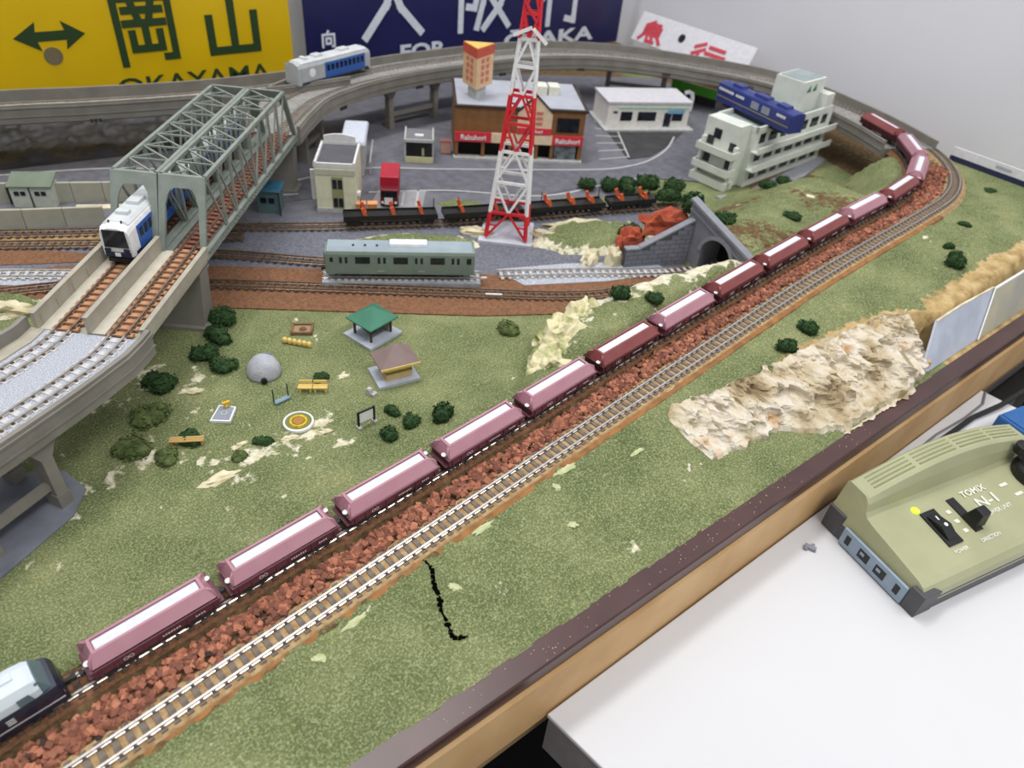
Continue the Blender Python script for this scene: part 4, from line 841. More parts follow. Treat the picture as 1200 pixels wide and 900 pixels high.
A = Vector((34.0,51.6)); t = thing('kiosk', 'small open fronted kiosk with grey roof between pier and restaurant', 'kiosk', (34.0,51.5,0.1), math.radians(-33))
MB().box((1.5,1.9,1.1),(3.0,2.0,2.2)).build('back_room', m_asphd, t); MB().box((1.5,1.6,2.3),(3.1,3.6,0.14)).build('roof', M('kiosk_roof',(120,120,124),0.7), t)
for x in (0.05,2.95): MB().box((x,1.6,2.4),(0.16,3.7,0.3)).build('roof_beam', m_conc, t); MB().box((x,0.1,1.1),(0.16,0.2,2.2)).build('post', m_conc, t)
MB().box((1.5,-0.15,2.38),(3.1,0.16,0.3)).build('roof_beam', m_conc, t); MB().box((1.5,0,0.3),(2.9,0.2,0.6)).build('counter', M('counter_yellow',(206,204,158),0.6), t); MB().box((1.5,1.4,2.42),(0.9,0.5,0.1)).build('roof_vent', m_white, t); MB().box((1.9,0.7,0.9),(0.25,0.25,0.8)).build('display_stand', M('counter_yellow',(206,204,158),0.6), t)
t = thing('vending_box', 'small pink crate at the left corner of the restaurant', 'box', (38.9,51.6,0.1), math.radians(-33)); MB().box((0.3,0.3,0.7),(1.1,0.8,1.3)).build('box', M('pink_box',(206,158,140),0.6), t, bevel=0.05); MB().box((0.3,0.3,1.38),(1.2,0.9,0.1)).build('lid', M('pink_lid',(150,96,92),0.6), t)
# red truck
t = thing('truck', 'red box truck parked beside the cream building', 'truck', (27.2,43.0,0.15), math.radians(57))
rdk = M('truck_red',(176,34,54),0.4,(160,28,46),40); MB().box((2.4,0,1.65),(3.4,1.75,1.9)).build('box_body', rdk, t, bevel=0.08); MB().box((0.25,0,1.05),(1.2,1.6,1.5)).build('cab', M('truck_dark_red',(110,20,36),0.4), t, bevel=0.1); MB().box((-0.37,0,1.35),(0.06,1.4,0.6)).build('windscreen', m_glass, t)
MB().box((-0.37,0.05,0.7),(0.06,0.75,0.7)).build('front_panel', m_white, t); MB().box((2,0,0.5),(4.4,1.3,0.25)).build('chassis', m_dark, t)
for y in (-0.6,0.6): MB().box((-0.38,y,0.55),(0.06,0.24,0.2)).build('headlight', m_white, t)
for x in (0.3,3.2):
    for y in (-0.72,0.72): MB().lathe([(0.1,-0.12),(0.36,-0.12),(0.36,0.12),(0.1,0.12)],14,(x,y,0.36),'y').build('wheel', m_black, t)
lay('bay_slab', M('bay_concrete',(150,150,152),0.8), [(25.4,43.6),(29.8,41.4),(32.2,44.4),(28,46.6)], 0.0, 0.155)
for a_,b_ in (((28.3,42.6),(30.2,45.3)),((29.5,42.0),(31.5,44.8))): road_line([a_,b_],0.2)
for k, (x, y) in enumerate(((24.3,43.1),(25.2,42.6))):
    t = thing('orange_crate', ('left','right')[k]+' orange crate of the pair beside the cream building', 'crate', (x,y,0.1), -0.5, 'orange crates'); MB().box((0,0,0.5),(0.85,0.7,1.0)).build('box', M('orange_crate',(214,140,86),0.6), t, bevel=0.06); MB().box((0,0,1.02),(0.9,0.75,0.08)).build('lid', M('orange_lid',(226,160,106),0.6), t)
t = thing('blue_hut', 'small blue roofed hut below the truss bridge', 'hut', (16.4,47.4,0.05), math.radians(-36)); MB().box((0.9,0.8,1.1),(1.9,1.7,2.2)).build('wall', M('hut_teal',(84,110,112),0.7), t); MB().add([(x+0.9,y+0.8,z) for x,y,z in frustum((1.15,1.05),2.2,(1.0,0.9),2.45)[0]], frustum((1,1),0,(1,1),1)[1]).build('roof', M('hut_blue',(58,110,140),0.5), t); windowed(t,[(0.5,-0.06,1.3,0.5,0.5),(1.2,-0.06,1.3,0.5,0.5)],(0,0,0)); MB().box((1.95,-0.3,1.1),(0.1,0.1,2.2)).build('post', m_dark, t)
# shed and walls on the left
d = Vector((2.0,56.4))-Vector((-1.0,58.0)); t = thing('green_shed', 'small shed with dark green roof behind the low concrete wall', 'shed', (-1.0,57.9,0.05), math.atan2(d.y,d.x)); sw = M('shed_wall',(198,204,190),0.6)
MB().box((1.65,0.8,0.95),(3.3,1.6,1.9)).build('wall', sw, t); MB().add([(-0.1,-0.2,1.9),(3.4,-0.2,1.9),(3.4,1.8,2.4),(-0.1,1.8,2.4),(-0.1,-0.2,2.0),(3.4,-0.2,2.0),(3.4,1.8,2.5),(-0.1,1.8,2.5)], ((0,3,2,1),(4,5,6,7),(0,1,5,4),(1,2,6,5),(2,3,7,6),(3,0,4,7))).build('roof', M('shed_green',(112,124,106),0.5,(100,112,94),50), t)
windowed(t,[(0.5,-0.03,1.3,0.36,0.36),(1.0,-0.03,1.3,0.36,0.36),(2.1,-0.03,1.3,0.36,0.36),(2.6,-0.03,1.3,0.36,0.36)],(0,0,0)); MB().box((1.55,-0.03,0.95),(0.1,0.06,1.8)).build('downpipe', m_dark, t); MB().box((-0.25,0.3,1.0),(0.08,0.3,1.6)).build('door', m_dark, t)
def block_wall(pts, h, label, n, mat, th=0.3):
    t = thing('concrete_wall', label, 'wall', (pts[0][0],pts[0][1],0)); 
    for i in range(len(pts)-1):
        a_, b_ = Vector(pts[i]), Vector(pts[i+1]); k = max(1, round((b_-a_).length/n))
        for j in range(k):
            p, q = a_.lerp(b_, j/k), a_.lerp(b_, (j+1)/k); m_ = (p+q)/2-Vector(pts[0]); dd = q-p
            MB().box((0,0,h/2),(dd.length-0.05,th,h)).build('panel', mat, t, (m_.x,m_.y,0), (0,0,math.atan2(dd.y,dd.x)))
    return t
m_wl = M('wall_beige',(176,174,158),0.8,(160,158,142),60)
block_wall([(-12,58.8),(-2.8,54.4),(-0.9,53.5),(4.6,51.2)], 1.75, 'low beige concrete wall along the left yard track', 3.2, m_wl)
block_wall([(-14,64.2),(-1,58.9),(8,54.6)], 1.9, 'beige panel wall behind the green roofed shed', 2.6, m_wl)
tag(MB().box((5,54.5,0.15),(4,0.8,0.25),-0.45).build('plaster_ledge', m_plast), 'crumbly cream plaster ledge between the two beige walls', 'plaster')
# ------------------------------------------------------------------ tunnel mouth
def portal():
    st = M('portal_grey',(124,126,136),0.75,(112,114,124),80,bump=0.2); t = thing('tunnel_portal', 'grey stone tunnel mouth in the grassy hill', 'portal', (44.7,21.7,0))
    n = 14; cy, r, zs = -3.4, 1.55, 2.0; inn = [(cy-r,0.0),(cy-r,zs)]+[(cy-r*math.cos(PI*k/n), zs+r*math.sin(PI*k/n)) for k in range(1,n)]+[(cy+r,zs),(cy+r,0.0)]
    top = lambda y: 5.75+y*(5.75-3.75)/5.5
    out = []
    for y, z in inn:
        yy = -6.6 if y < cy-r+0.01 else (0.2 if y > cy+r-0.01 else cy+(y-cy)/r*3.2); out.append((yy, top(yy) if z > 0.01 else 0.0))
    m = len(inn); mb = MB(); vs = [(-0.25,y,z) for y,z in out]+[(-0.25,y,z) for y,z in inn]+[(0.5,y,z) for y,z in out]+[(2.5,y,z) for y,z in inn]; fs = []
    for i in range(m-1): fs += [(i,i+1,m+i+1,m+i),(m+i,m+i+1,3*m+i+1,3*m+i),(2*m+i+1,2*m+i,i,i+1)]
    mb.add(vs, fs).build('portal_wall', st, t)
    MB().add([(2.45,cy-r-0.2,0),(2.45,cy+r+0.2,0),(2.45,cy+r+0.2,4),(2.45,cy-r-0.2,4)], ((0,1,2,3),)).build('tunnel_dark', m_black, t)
    ring = MB(); rs = []
    for k in range(n+1):
        an = PI*k/n; rs.append([(-0.4,cy-rr*math.cos(an),zs+rr*math.sin(an)) for rr in (r+0.02,r+0.35)]+[(-0.2,cy-rr*math.cos(an),zs+rr*math.sin(an)) for rr in (r+0.35,r+0.02)])
    ring.rings(rs).build('arch_ring', M('portal_ring',(138,140,148),0.75), t)
    MB().beam((-0.05,0.35,top(0.2)+0.05),(-0.05,-6.6,top(-6.6)+0.05),0.75,0.22).build('coping', M('portal_ring',(138,140,148),0.75), t); MB().beam((-0.32,0.2,top(0.2)-0.75),(-0.32,-6.6,top(-6.6)-0.75),0.14,0.12).build('string_course', st, t)
    w = thing('wing_wall', 'grey retaining wall of stone courses left of the tunnel mouth', 'wall', (44.5,21.4,0)); e = Vector((39.0-44.5, 23.6-21.4)); L = e.length; ang = math.atan2(e.y,e.x); w.rotation_euler = (0,0,ang)
    MB().add([(x,y,z) for y in (0.25,-0.2) for x,z in ((0,0),(L,0),(L,1.75),(L*0.78,1.85),(0,4.2))], ((0,1,2,3,4),(9,8,7,6,5),(0,5,6,1),(1,6,7,2),(2,7,8,3),(3,8,9,4),(4,9,5,0))).build('wall_core', M('wing_joint',(78,80,88),0.8), w)
    ch = 0.42; zc = 0.0; row = 0; tp = lambda x: 4.2-(4.2-1.85)*x/(L*0.78) if x < L*0.78 else 1.8
    sm = M('wing_stone',(116,118,130),0.8,(106,108,120),90)
    while zc < 4.2:
        x = -0.5*(row % 2); 
        while x < L:
            x0, x1 = max(x,0)+0.02, min(x+0.95,L)-0.02
            if x1-x0 > 0.1 and tp(x1) > zc+ch*0.8: MB().box(((x0+x1)/2,0.27,zc+ch/2),(x1-x0,0.1,ch-0.04)).build('stone', sm, w)
            x += 0.95
        zc += ch; row += 1
    MB().beam((0,0.05,4.28),(L*0.78,0.05,1.93),0.62,0.16).build('coping', M('portal_ring',(138,140,148),0.75), w); MB().box((L*0.89,0.05,1.86),(L*0.24,0.62,0.16)).build('coping', M('portal_ring',(138,140,148),0.75), w)
portal()
# ------------------------------------------------------------------ plaster rocks
def rock(name, label, c, d, mat, seed, rz=0, sub=3, amp=0.35, cat='rock'):
    import bmesh
    bm = bmesh.new(); bmesh.ops.create_icosphere(bm, subdivisions=sub, radius=1)
    for v in bm.verts:
        p = v.co.copy(); k = 1+amp*noise.fractal(p*1.7+Vector((seed,0,0)),0.7,2.2,5)+0.16*noise.cell(p*3.1+Vector((seed,2,0))); v.co = Vector((p.x*d[0]/2*k, p.y*d[1]/2*k, max(p.z, -0.3)*d[2]*0.62*k))
    for v in bm.verts: v.co *= S
    me = bpy.data.meshes.new(name); bm.to_mesh(me); bm.free(); me.materials.append(mat)
    return tag(put(name, me, None, c, (0,0,rz)), label, cat)
m_orange = M('orange_rock',(176,84,56),0.9,(150,66,46),60,bump=0.5,bs=400)
rock('orange_rock','orange red plaster rock on top of the wing wall',(43.9,23.8,2.6),(4.6,1.9,2.6),m_orange,3,-0.4); rock('orange_rock','smaller orange rock at the low end of the wing wall',(41.4,25.2,1.2),(2.6,1.6,2.0),m_orange,5,-0.4)
rock('plaster_rock','pointed cream rock at the left end of the grey wing wall',(38.6,24.4,0.3),(1.6,1.2,2.2),m_plast,7); rock('plaster_rock','cream rock right of the tower beside white sleepers',(36.9,25.6,0.2),(2.2,1.3,1.5),m_plast,8,0.4)
rock('plaster_rock','cream plaster lump along the right edge of the tower pad',(36.4,31.0,0.2),(1.2,3.0,1.1),m_plast,9,0.6); rock('plaster_rock','cream plaster lump along the left edge of the tower pad',(31.2,34.6,0.2),(1.0,3.0,1.0),m_plast,10,0.8)
rock('plaster_rock','long cream plaster ridge behind the grey green railcar',(24.5,37.2,0.1),(5.5,0.9,0.7),m_plast,12,-0.45); rock('plaster_rock','long cream plaster ridge right of the tower below the flat wagons',(41.0,31.2,0.2),(6,0.9,0.8),m_plast,13,-0.4)
rock('plaster_rock','white plaster lump beside the left girder wall',(-4.6,41.2,0.1),(4.2,1.6,1.2),m_plast,14,-0.5)
m_turfm = GROUND
def mound(label, c, d, seed, rz, hh):
    nx, ny = 40, 24; vs, cs = [], []
    for j in range(ny+1):
        for i in range(nx+1):
            u, v = 2*i/nx-1, 2*j/ny-1; r = math.sqrt(u*u+v*v)/(1.0+0.2*fbm(u*1.5,v*1.5,seed)); x, y = u*d[0]/2, v*d[1]/2; z = hh*sstep(1.0,0.45,r)*(1+0.4*fbm(x*0.6,y*0.6,seed+1))-0.1; vs.append((x,y,z)); cs += (0.58 if 0.7 < r < 1.0 else 0.18+0.3*max(0,fbm(x*0.8,y*0.8,seed+4)),0.0,0.0,1)
    mb = MB().add(vs, [(j*(nx+1)+i,j*(nx+1)+i+1,(j+1)*(nx+1)+i+1,(j+1)*(nx+1)+i) for j in range(ny) for i in range(nx)]); me = mb.mesh('grassy_mound', GROUND, True)
    a = me.color_attributes.new('zone','FLOAT_COLOR','POINT'); a.data.foreach_set('color', cs); tag(put('grassy_mound', me, None, c, (0,0,rz)), label, 'mound')
mound('grassy mound with cream edges right of the tower',(40.6,28.4,0),(14.5,6.6),2,-0.42,1.2); mound('low grassy strip behind the grey green railcar',(25.8,35.6,0),(14,3.6),6,-0.5,0.7); mound('green verge between road and flat wagons',(45,35.0,0),(17,2.6),9,-0.36,0.35); mound('green verge strip beside the white line left of the tower',(33.5,40.4,0),(7,2.2),19,-0.5,0.3)
mound('green and white plaster verge at the far left',(-5.5,42.5,0),(9,3.6),23,-0.55,0.7)
# plaster cliff along the table edge
def cliff():
    nu, nv = 210, 50; vs = []; cs = []; x0, x1 = 24.3, 49.4
    for i in range(nu+1):
        x = x0+(x1-x0)*i/nu; yt, yb = interp(x, CLT), interp(x, CLB); zt = z_line(x,0)-0.40; k = sstep(24.3,27.0,x)
        for j in range(nv+1):
            f = j/nv; ff = f**0.85; y = yb+(yt+0.25+0.35*fbm(x*0.9,2,5)-yb)*ff; z = -0.05+(zt+0.16)*(0.15+0.85*(f**0.8))*max(k,0.2) if f > 0.02 else -0.1
            g1 = fbm(x*0.35,z*0.5+y*0.2,31,5); g2 = fbm(x*1.1,z*1.6,y*0.5+4,5); rid = abs(fbm(x*0.7+3,z*0.8,11,4)); env = math.sin(PI*min(1,max(0,f)))**0.6
            g3 = fbm(x*1.6,z*0.45,21,4); dy = -(0.95*g1+0.5*g2+0.4*g3-1.1*rid)*env*(1 if x > 27 else 0.5); dz = (0.4*g2+0.35*g1)*env*(1 if x > 27 else 0.5)
            # a saw tooth skirt where the plaster meets the grass and the table cap
            if f < 0.08: y -= 0.35*fbm(x*1.1,1,8); z = max(z, terrain(x, max(y,0))[0]-0.03)
            vs.append((x+0.35*fbm(x*0.8,z,17)*env, y+dy, max(z+dz, 0.05 if y+dy < 0.2 else -0.1))); 
    fs = [(i*(nv+1)+j,(i+1)*(nv+1)+j,(i+1)*(nv+1)+j+1,i*(nv+1)+j+1) for i in range(nu) for j in range(nv)]
    m = bpy.data.materials.new('cliff_plaster'); m.use_nodes = True; nt = m.node_tree; b = nt.nodes['Principled BSDF']; b.inputs['Roughness'].default_value = 0.9; tc = nt.nodes.new('ShaderNodeTexCoord')
    def nz(s,d): n = nt.nodes.new('ShaderNodeTexNoise'); n.inputs['Scale'].default_value = s; n.inputs['Detail'].default_value = d; nt.links.new(tc.outputs['Object'], n.inputs['Vector']); return n.outputs['Fac']
    r = nt.nodes.new('ShaderNodeValToRGB'); e = r.color_ramp.elements
    for _ in range(3): e.new(0.5)
    for k,(p,c) in enumerate(((0.28,(128,106,78)),(0.4,(176,158,126)),(0.5,(202,190,166)),(0.62,(214,206,192)),(0.74,(190,152,104)))): e[k].position = p; e[k].color = lin(c)
    nt.links.new(nz(38,6), r.inputs['Fac']); nt.links.new(r.outputs['Color'], b.inputs['Base Color'])
    bp = nt.nodes.new('ShaderNodeBump'); bp.inputs['Strength'].default_value = 0.7; bp.inputs['Distance'].default_value = 0.002; nt.links.new(nz(260,6), bp.inputs['Height']); nt.links.new(bp.outputs['Normal'], b.inputs['Normal'])
    tag(MB().add(vs, fs).build('plaster_cliff', m, smooth=False), 'rough cream plaster cliff dropping to the brown table edge', 'cliff')
    bk = M('bark_brown',(120,92,64),0.9)
    tag(MB().beam((44.4,1.6,2.9),(45.6,0.7,1.5),0.22).build('plaster_splint', m_plast), 'thin pale splint sticking out of the cliff beside the fascia card', 'stick')
cliff()
t = thing('fascia_card', 'grey blue card panel leaning against the bank right of the cliff', 'panel', (47.6,0.35,0))
MB().add([(0,0,0),(9.0,0,0),(11.4,1.35,3.4),(6,1.5,3.4),(2.4,1.5,3.2),(0,0.15,0),(9.0,0.15,0),(11.4,1.5,3.4),(6,1.65,3.4),(2.4,1.65,3.2)], ((0,1,2,3,4),(9,8,7,6,5),(0,5,6,1),(1,6,7,2),(2,7,8,3),(3,8,9,4),(4,9,5,0))).build('card', M('card_bluegrey',(186,192,206),0.7,(172,178,192),60), t)
MB().beam((9.05,-0.06,0.0),(11.45,1.28,3.42),0.1,0.28).build('card_edge', m_white, t); MB().beam((2.4,1.52,3.2),(6,1.52,3.42),0.14).build('card_edge', m_plast, t); MB().beam((6,1.52,3.42),(11.4,1.4,3.42),0.14).build('card_edge', m_plast, t)
t = thing('fascia_card', 'olive grey card panel at the right edge next to the blue one', 'panel', (56.7,0.3,0))
MB().add([(0,0,0),(22,0,0),(22,1.2,3.7),(2.35,1.3,3.4),(0,0.15,0),(22,0.15,0),(22,1.35,3.7),(2.35,1.45,3.4)], ((0,1,2,3),(7,6,5,4),(0,4,5,1),(1,5,6,2),(2,6,7,3),(3,7,4,0))).build('card', M('card_olive',(182,176,150),0.7,(160,158,146),25), t)
MB().box((11,0.72,1.9),(20,0.02,0.9)).build('grey_band', M('card_grey',(170,172,172),0.7), t, rot=(-0.34,0,0)).location = Vector((0,-0.13,0.2))*S
MB().beam((2.3,1.28,3.42),(22,1.2,3.72),0.16).build('card_edge', m_white, t)
# crack in the near turf
def crack(label, pts, w):
    mb = MB(); n = len(pts)
    for k in range(n-1):
        a_, b_ = Vector(pts[k]), Vector(pts[k+1]); m_ = 6
        for q in range(m_):
            p, r_ = a_.lerp(b_, q/m_), a_.lerp(b_, (q+1)/m_); j = Vector((R.uniform(-0.05,0.05), R.uniform(-0.05,0.05), 0)); ww = w*R.uniform(0.4,1.3)*(1 if 0.12 < (k+q/m_)/n < 0.85 else 0.4)
            zz = max(terrain(p.x,p.y)[0], terrain(r_.x,r_.y)[0])+0.045; mb.box(((p.x+r_.x)/2+j.x,(p.y+r_.y)/2+j.y,zz-0.03),((r_-p).length*1.25,ww,0.06),math.atan2(r_.y-p.y,r_.x-p.x))
    tag(mb.build('turf_crack', M('crack_black',(8,8,6),1.0,spec=0.0)), label, 'crack')
crack('dark open crack across the turf below the empty track', [(7.85,6.4),(7.95,5.9),(7.55,5.0),(7.35,4.2),(7.0,3.4),(6.9,2.6),(6.75,2.2),(7.4,1.85)], 0.2)
#@@PARK
# ------------------------------------------------------------------ playground
m_yel = M('bench_yellow',(226,196,112),0.6); m_base = M('slab_pale',(178,184,196),0.7)
gz = lambda x, y: terrain(x, y)[0]
t = thing('gazebo', 'open gazebo with green pyramid roof on a grey slab', 'gazebo', (15.8,25.8,0.02), math.radians(14)); t.scale = (1.0,1.05,1.05); gr = M('gazebo_green',(62,124,100),0.5,(52,110,88),50)
MB().box((0,0,0.09),(3.1,2.7,0.18)).build('slab', m_base, t)
for x in (-0.95,0.95):
    for y in (-0.8,0.8): MB().box((x,y,0.75),(0.13,0.13,1.3)).build('post', M('gazebo_brown',(74,58,44),0.7), t)
MB().add([(-1.35,-1.2,1.35),(1.35,-1.2,1.35),(1.35,1.2,1.35),(-1.35,1.2,1.35),(-1.35,-1.2,1.45),(1.35,-1.2,1.45),(1.35,1.2,1.45),(-1.35,1.2,1.45),(0,0,2.3)], ((0,3,2,1),(0,1,5,4),(1,2,6,5),(2,3,7,6),(3,0,4,7),(4,5,8),(5,6,8),(6,7,8),(7,4,8))).build('roof', gr, t)
MB().box((0.5,0.62,0.55),(0.9,0.35,0.6)).build('bench', M('gazebo_brown',(74,58,44),0.7), t); MB().box((0.85,-0.1,0.6),(0.1,1.3,0.85)).build('back_panel', M('gazebo_panel',(150,140,124),0.7), t); MB().box((-0.3,0,0.5),(0.5,0.9,0.1)).build('table', M('gazebo_brown',(74,58,44),0.7), t)
t = thing('pavilion', 'small yellow pavilion with brown pyramid roof on a pale slab', 'pavilion', (14.65,20.9,0.02), math.radians(-10)); t.scale = (1.05,1.1,1.15)
MB().box((0,0,0.09),(2.75,2.1,0.18)).build('slab', m_base, t); MB().box((0.1,0,0.65),(1.7,1.3,1.0)).build('wall', M('pavilion_yellow',(220,196,110),0.6), t); MB().box((0.1,0,0.35),(1.76,1.36,0.4)).build('lower_wall', M('pavilion_tan',(196,172,130),0.6), t); MB().box((0.1,-0.02,0.72),(1.74,1.34,0.1)).build('window_band', M('pavilion_dark',(140,116,66),0.6), t)
MB().add([(-1.2,-1.0,1.2),(1.4,-1.0,1.2),(1.4,1.0,1.2),(-1.2,1.0,1.2),(-1.2,-1.0,1.3),(1.4,-1.0,1.3),(1.4,1.0,1.3),(-1.2,1.0,1.3),(0.1,0,2.3)], ((0,3,2,1),(0,1,5,4),(1,2,6,5),(2,3,7,6),(3,0,4,7),(4,5,8),(5,6,8),(6,7,8),(7,4,8))).build('roof', M('pavilion_roof',(136,116,112),0.6,(124,104,100),60), t); MB().box((0.1,-0.98,1.26),(2.6,0.08,0.14)).build('eave_board', m_yel, t)
def dome():
    t = thing('climbing_dome', 'grey play dome with a round dark doorway', 'dome', (7.55,25.6,0), math.radians(-10)); n, m = 26, 9; st = M('dome_grey',(178,180,186),0.8,(160,162,170),150,bump=0.5,bs=700)
    prof = [(1.12*math.cos(PI/2*k/m)+0.001, 1.42*math.sin(PI/2*k/m)) for k in range(m+1)]; MB().lathe(prof, n).build('shell', st, t, smooth=True)
    cut = MB().lathe([(0.01,-0.2),(0.2,-0.2),(0.2,0.0),(0.01,0.0)],14,(-0.25,-1.05,0.26),'y').build('doorway', m_black, t)
    sl = MB(); rs = []
    for k in range(7): a_ = PI/2*k/7; rs.append([(1.15*math.cos(a_)*0.75+dx, 0.25+1.1*math.cos(a_)*0.3, 1.45*math.sin(a_)+dz) for dx, dz in ((-0.14,-0.1),(0.14,-0.1),(0.14,0.03),(-0.14,0.03))])
    sl.rings(rs).build('slide_chute', st, t)
dome()
def bench(label, x, y, rz, L, mat, slots=1):
    t = thing('bench', label, 'bench', (x,y,gz(x,y)+0.02), rz, 'playground benches')
    for k in range(slots):
        c = (k-(slots-1)/2)*L/slots
        for yy in (-0.16,0,0.16): MB().box((c,yy,0.4),(L/slots-0.05,0.13,0.07)).build('seat_slat', mat, t)
        if slots > 1: MB().box((c,0.26,0.62),(L/slots-0.08,0.06,0.2)).build('backrest', mat, t)
        for xx in (c-L/slots/2+0.15, c+L/slots/2-0.15): MB().box((xx,0,0.2),(0.1,0.36,0.4)).build('leg', mat, t)
bench('yellow double bench in front of a small bush', 9.4,22.2,-0.56,1.9,m_yel,2); bench('plain tan bench standing alone left of the slide mat', 1.2,21.6,-0.5,1.95,M('bench_tan',(190,156,92),0.6))
t = thing('stepping_beam', 'yellow beam of round stepping posts between dome and sand box', 'toy', (10.7,27.4,0.02), -0.85)
for k in range(6): MB().lathe([(0.12,0),(0.17,0.08),(0.17,0.34),(0.1,0.42)],12,(-0.9+0.36*k,0,0)).build('post', m_yel, t, smooth=True)
MB().box((0,0,0.16),(2.0,0.2,0.14)).build('beam', m_yel, t)
t = thing('sand_box', 'brown square sand box with low rim beyond the stepping beam', 'sandbox', (11.75,28.8,0.02), -0.55)
for x,y,sx,sy in ((0,-0.55,1.5,0.14),(0,0.55,1.5,0.14),(-0.68,0,0.14,1.1),(0.68,0,0.14,1.1)): MB().box((x,y,0.12),(sx,sy,0.24)).build('rim', M('sand_rim',(128,98,70),0.8), t)
MB().box((0,0,0.06),(1.3,1.0,0.1)).build('sand', M('sand',(160,132,98),0.95), t); MB().lathe([(0.01,0),(0.3,0),(0.12,0.16),(0.01,0.18)],12,(0.05,0,0.1)).build('sand_heap', M('sand_heap',(110,86,64),0.9), t)
t = thing('spring_seesaw', 'blue grey swing board between two thin green posts', 'toy', (7.35,22.35,0.02), 0.12)
MB().box((0,0,0.1),(1.05,0.34,0.1)).build('board', M('swing_blue',(126,150,160),0.6), t)
for x in (-0.5,0.5): MB().tube([(x,0.1,0),(x,0.1,1.1)],0.045,8).build('post', M('post_green',(34,66,58),0.6), t)
t = thing('flower_bed', 'round white rimmed flower bed with yellow ring', 'flower bed', (7.3,19.85,gz(7.3,19.85)+0.02), 0)
MB().lathe([(0.8,0),(0.92,0.02),(0.92,0.2),(0.8,0.22)],32,ring=True).build('rim', m_white, t, smooth=False); MB().lathe([(0.02,0.05),(0.82,0.05),(0.82,0.14),(0.02,0.16)],32).build('soil', M('bed_green',(120,126,66),0.9), t)
MB().lathe([(0.36,0.1),(0.58,0.1),(0.53,0.26),(0.41,0.26)],28,ring=True).build('yellow_flowers', M('flower_yellow',(226,198,60),0.8,(190,160,50),400,bump=0.8), t); MB().lathe([(0.01,0.1),(0.36,0.1),(0.33,0.24),(0.01,0.28)],24).build('brown_centre', M('bed_brown',(170,122,62),0.9), t)
t = thing('slide_mat', 'grey sand mat with white rim and yellow toy', 'toy', (3.85,22.9,gz(3.85,22.9)+0.02), 0)
q = [(-0.95,-0.2),(0.05,-0.9),(0.85,0.2),(0.05,0.9)]; MB().prism(q,0,0.2).build('rim', m_white, t); MB().prism([(x*0.82,y*0.82) for x,y in q],0.1,0.24).build('mat', M('mat_grey',(142,148,160),0.9), t); MB().lathe([(0.14,0.2),(0.2,0.2),(0.2,0.28),(0.14,0.28)],16,(0,-0.05,0.0),ring=True).build('ring', m_conc, t)
for dx in (-0.14,0.14): MB().beam((0.35+dx,0.42,0.2),(0.35+dx*0.3,0.42,0.62),0.12).build('toy_leg', M('toy_yellow',(226,180,50),0.6), t)
MB().box((0.35,0.42,0.6),(0.46,0.16,0.12)).build('toy_seat', M('toy_yellow',(226,180,50),0.6), t)
t = thing('notice_board', 'small white notice board with dark frame near the pink wagons', 'sign', (10.75,17.6,gz(10.75,17.6)), 0.05)
for x in (-0.55,0.55): MB().box((x,0,0.62),(0.12,0.12,1.24)).build('post', m_black, t); MB().box((x,-0.04,0.06),(0.24,0.36,0.12)).build('foot', m_conc, t)
MB().box((0,0.02,0.72),(1.0,0.07,0.8)).build('board', m_white, t); MB().box((0,0,1.16),(1.2,0.1,0.08)).build('frame_bar', m_black, t)
t = thing('drinking_fountain', 'tiny pale stone fountain in front of the yellow pavilion', 'fountain', (12.3,20.0,gz(12.3,20)), 0.3); MB().box((0,0,0.25),(0.32,0.3,0.5)).build('pillar', m_conc, t); MB().box((0.12,-0.25,0.1),(0.4,0.3,0.2)).build('basin', m_conc, t); MB().lathe([(0.05,0.5),(0.14,0.5),(0.14,0.56),(0.05,0.58)],10).build('bowl', m_conc, t)
# ------------------------------------------------------------------ shrubs
def bush_mesh(name, seed, mat, n=420, flat=0.8, lo=0.0):
    rr = random.Random(seed); mb = MB(); lumps = [(rr.uniform(-0.45,0.45), rr.uniform(-0.45,0.45), rr.uniform(0.15,0.55)*flat, rr.uniform(0.42,0.62)) for _ in range(6)]
    for (cx, cy, cz, r) in lumps:
        for _ in range(n//6):
            a_, b_ = rr.uniform(0,2*PI), math.acos(rr.uniform(-0.5,1)); d_ = Vector((math.sin(b_)*math.cos(a_), math.sin(b_)*math.sin(a_), math.cos(b_))); p = Vector((cx,cy,cz))+d_*r*rr.uniform(0.8,1.08)
            u = d_.cross(Vector((rr.uniform(-1,1),rr.uniform(-1,1),rr.uniform(-1,1)))).normalized(); w = d_.cross(u); s_ = rr.uniform(0.07,0.14); k = d_*rr.uniform(0.02,0.1)
            mb.add([p-u*s_-w*s_*0.6, p+u*s_-w*s_*0.5+k, p+w*s_+k*0.6, p-d_*s_*0.5], ((0,1,2),(0,2,3),(1,0,3),(2,1,3)))
        mb.lathe([(r*math.sin(PI*q/5)*0.85+0.01, -r*math.cos(PI*q/5)*0.85) for q in range(6)], 8, (cx,cy,cz))
    mb.v = [(x,y,max(z,-0.05)) for x,y,z in mb.v]; return mb.mesh(name, mat)
BM = [bush_mesh('shrub', k, m_leaf) for k in range(3)]+[bush_mesh('shrub', 9, m_leaf2, 360, 0.6)]
def bush(label, x, y, r, k=0, h=1.0, z=None):
    o = put('shrub', BM[k], None, (x,y,(gz(x,y) if z is None else z)-0.05), (0,0,R.uniform(0,6))); o.scale = (r,r,r*h); return tag(o, label, 'shrub', 'foam foliage shrubs')
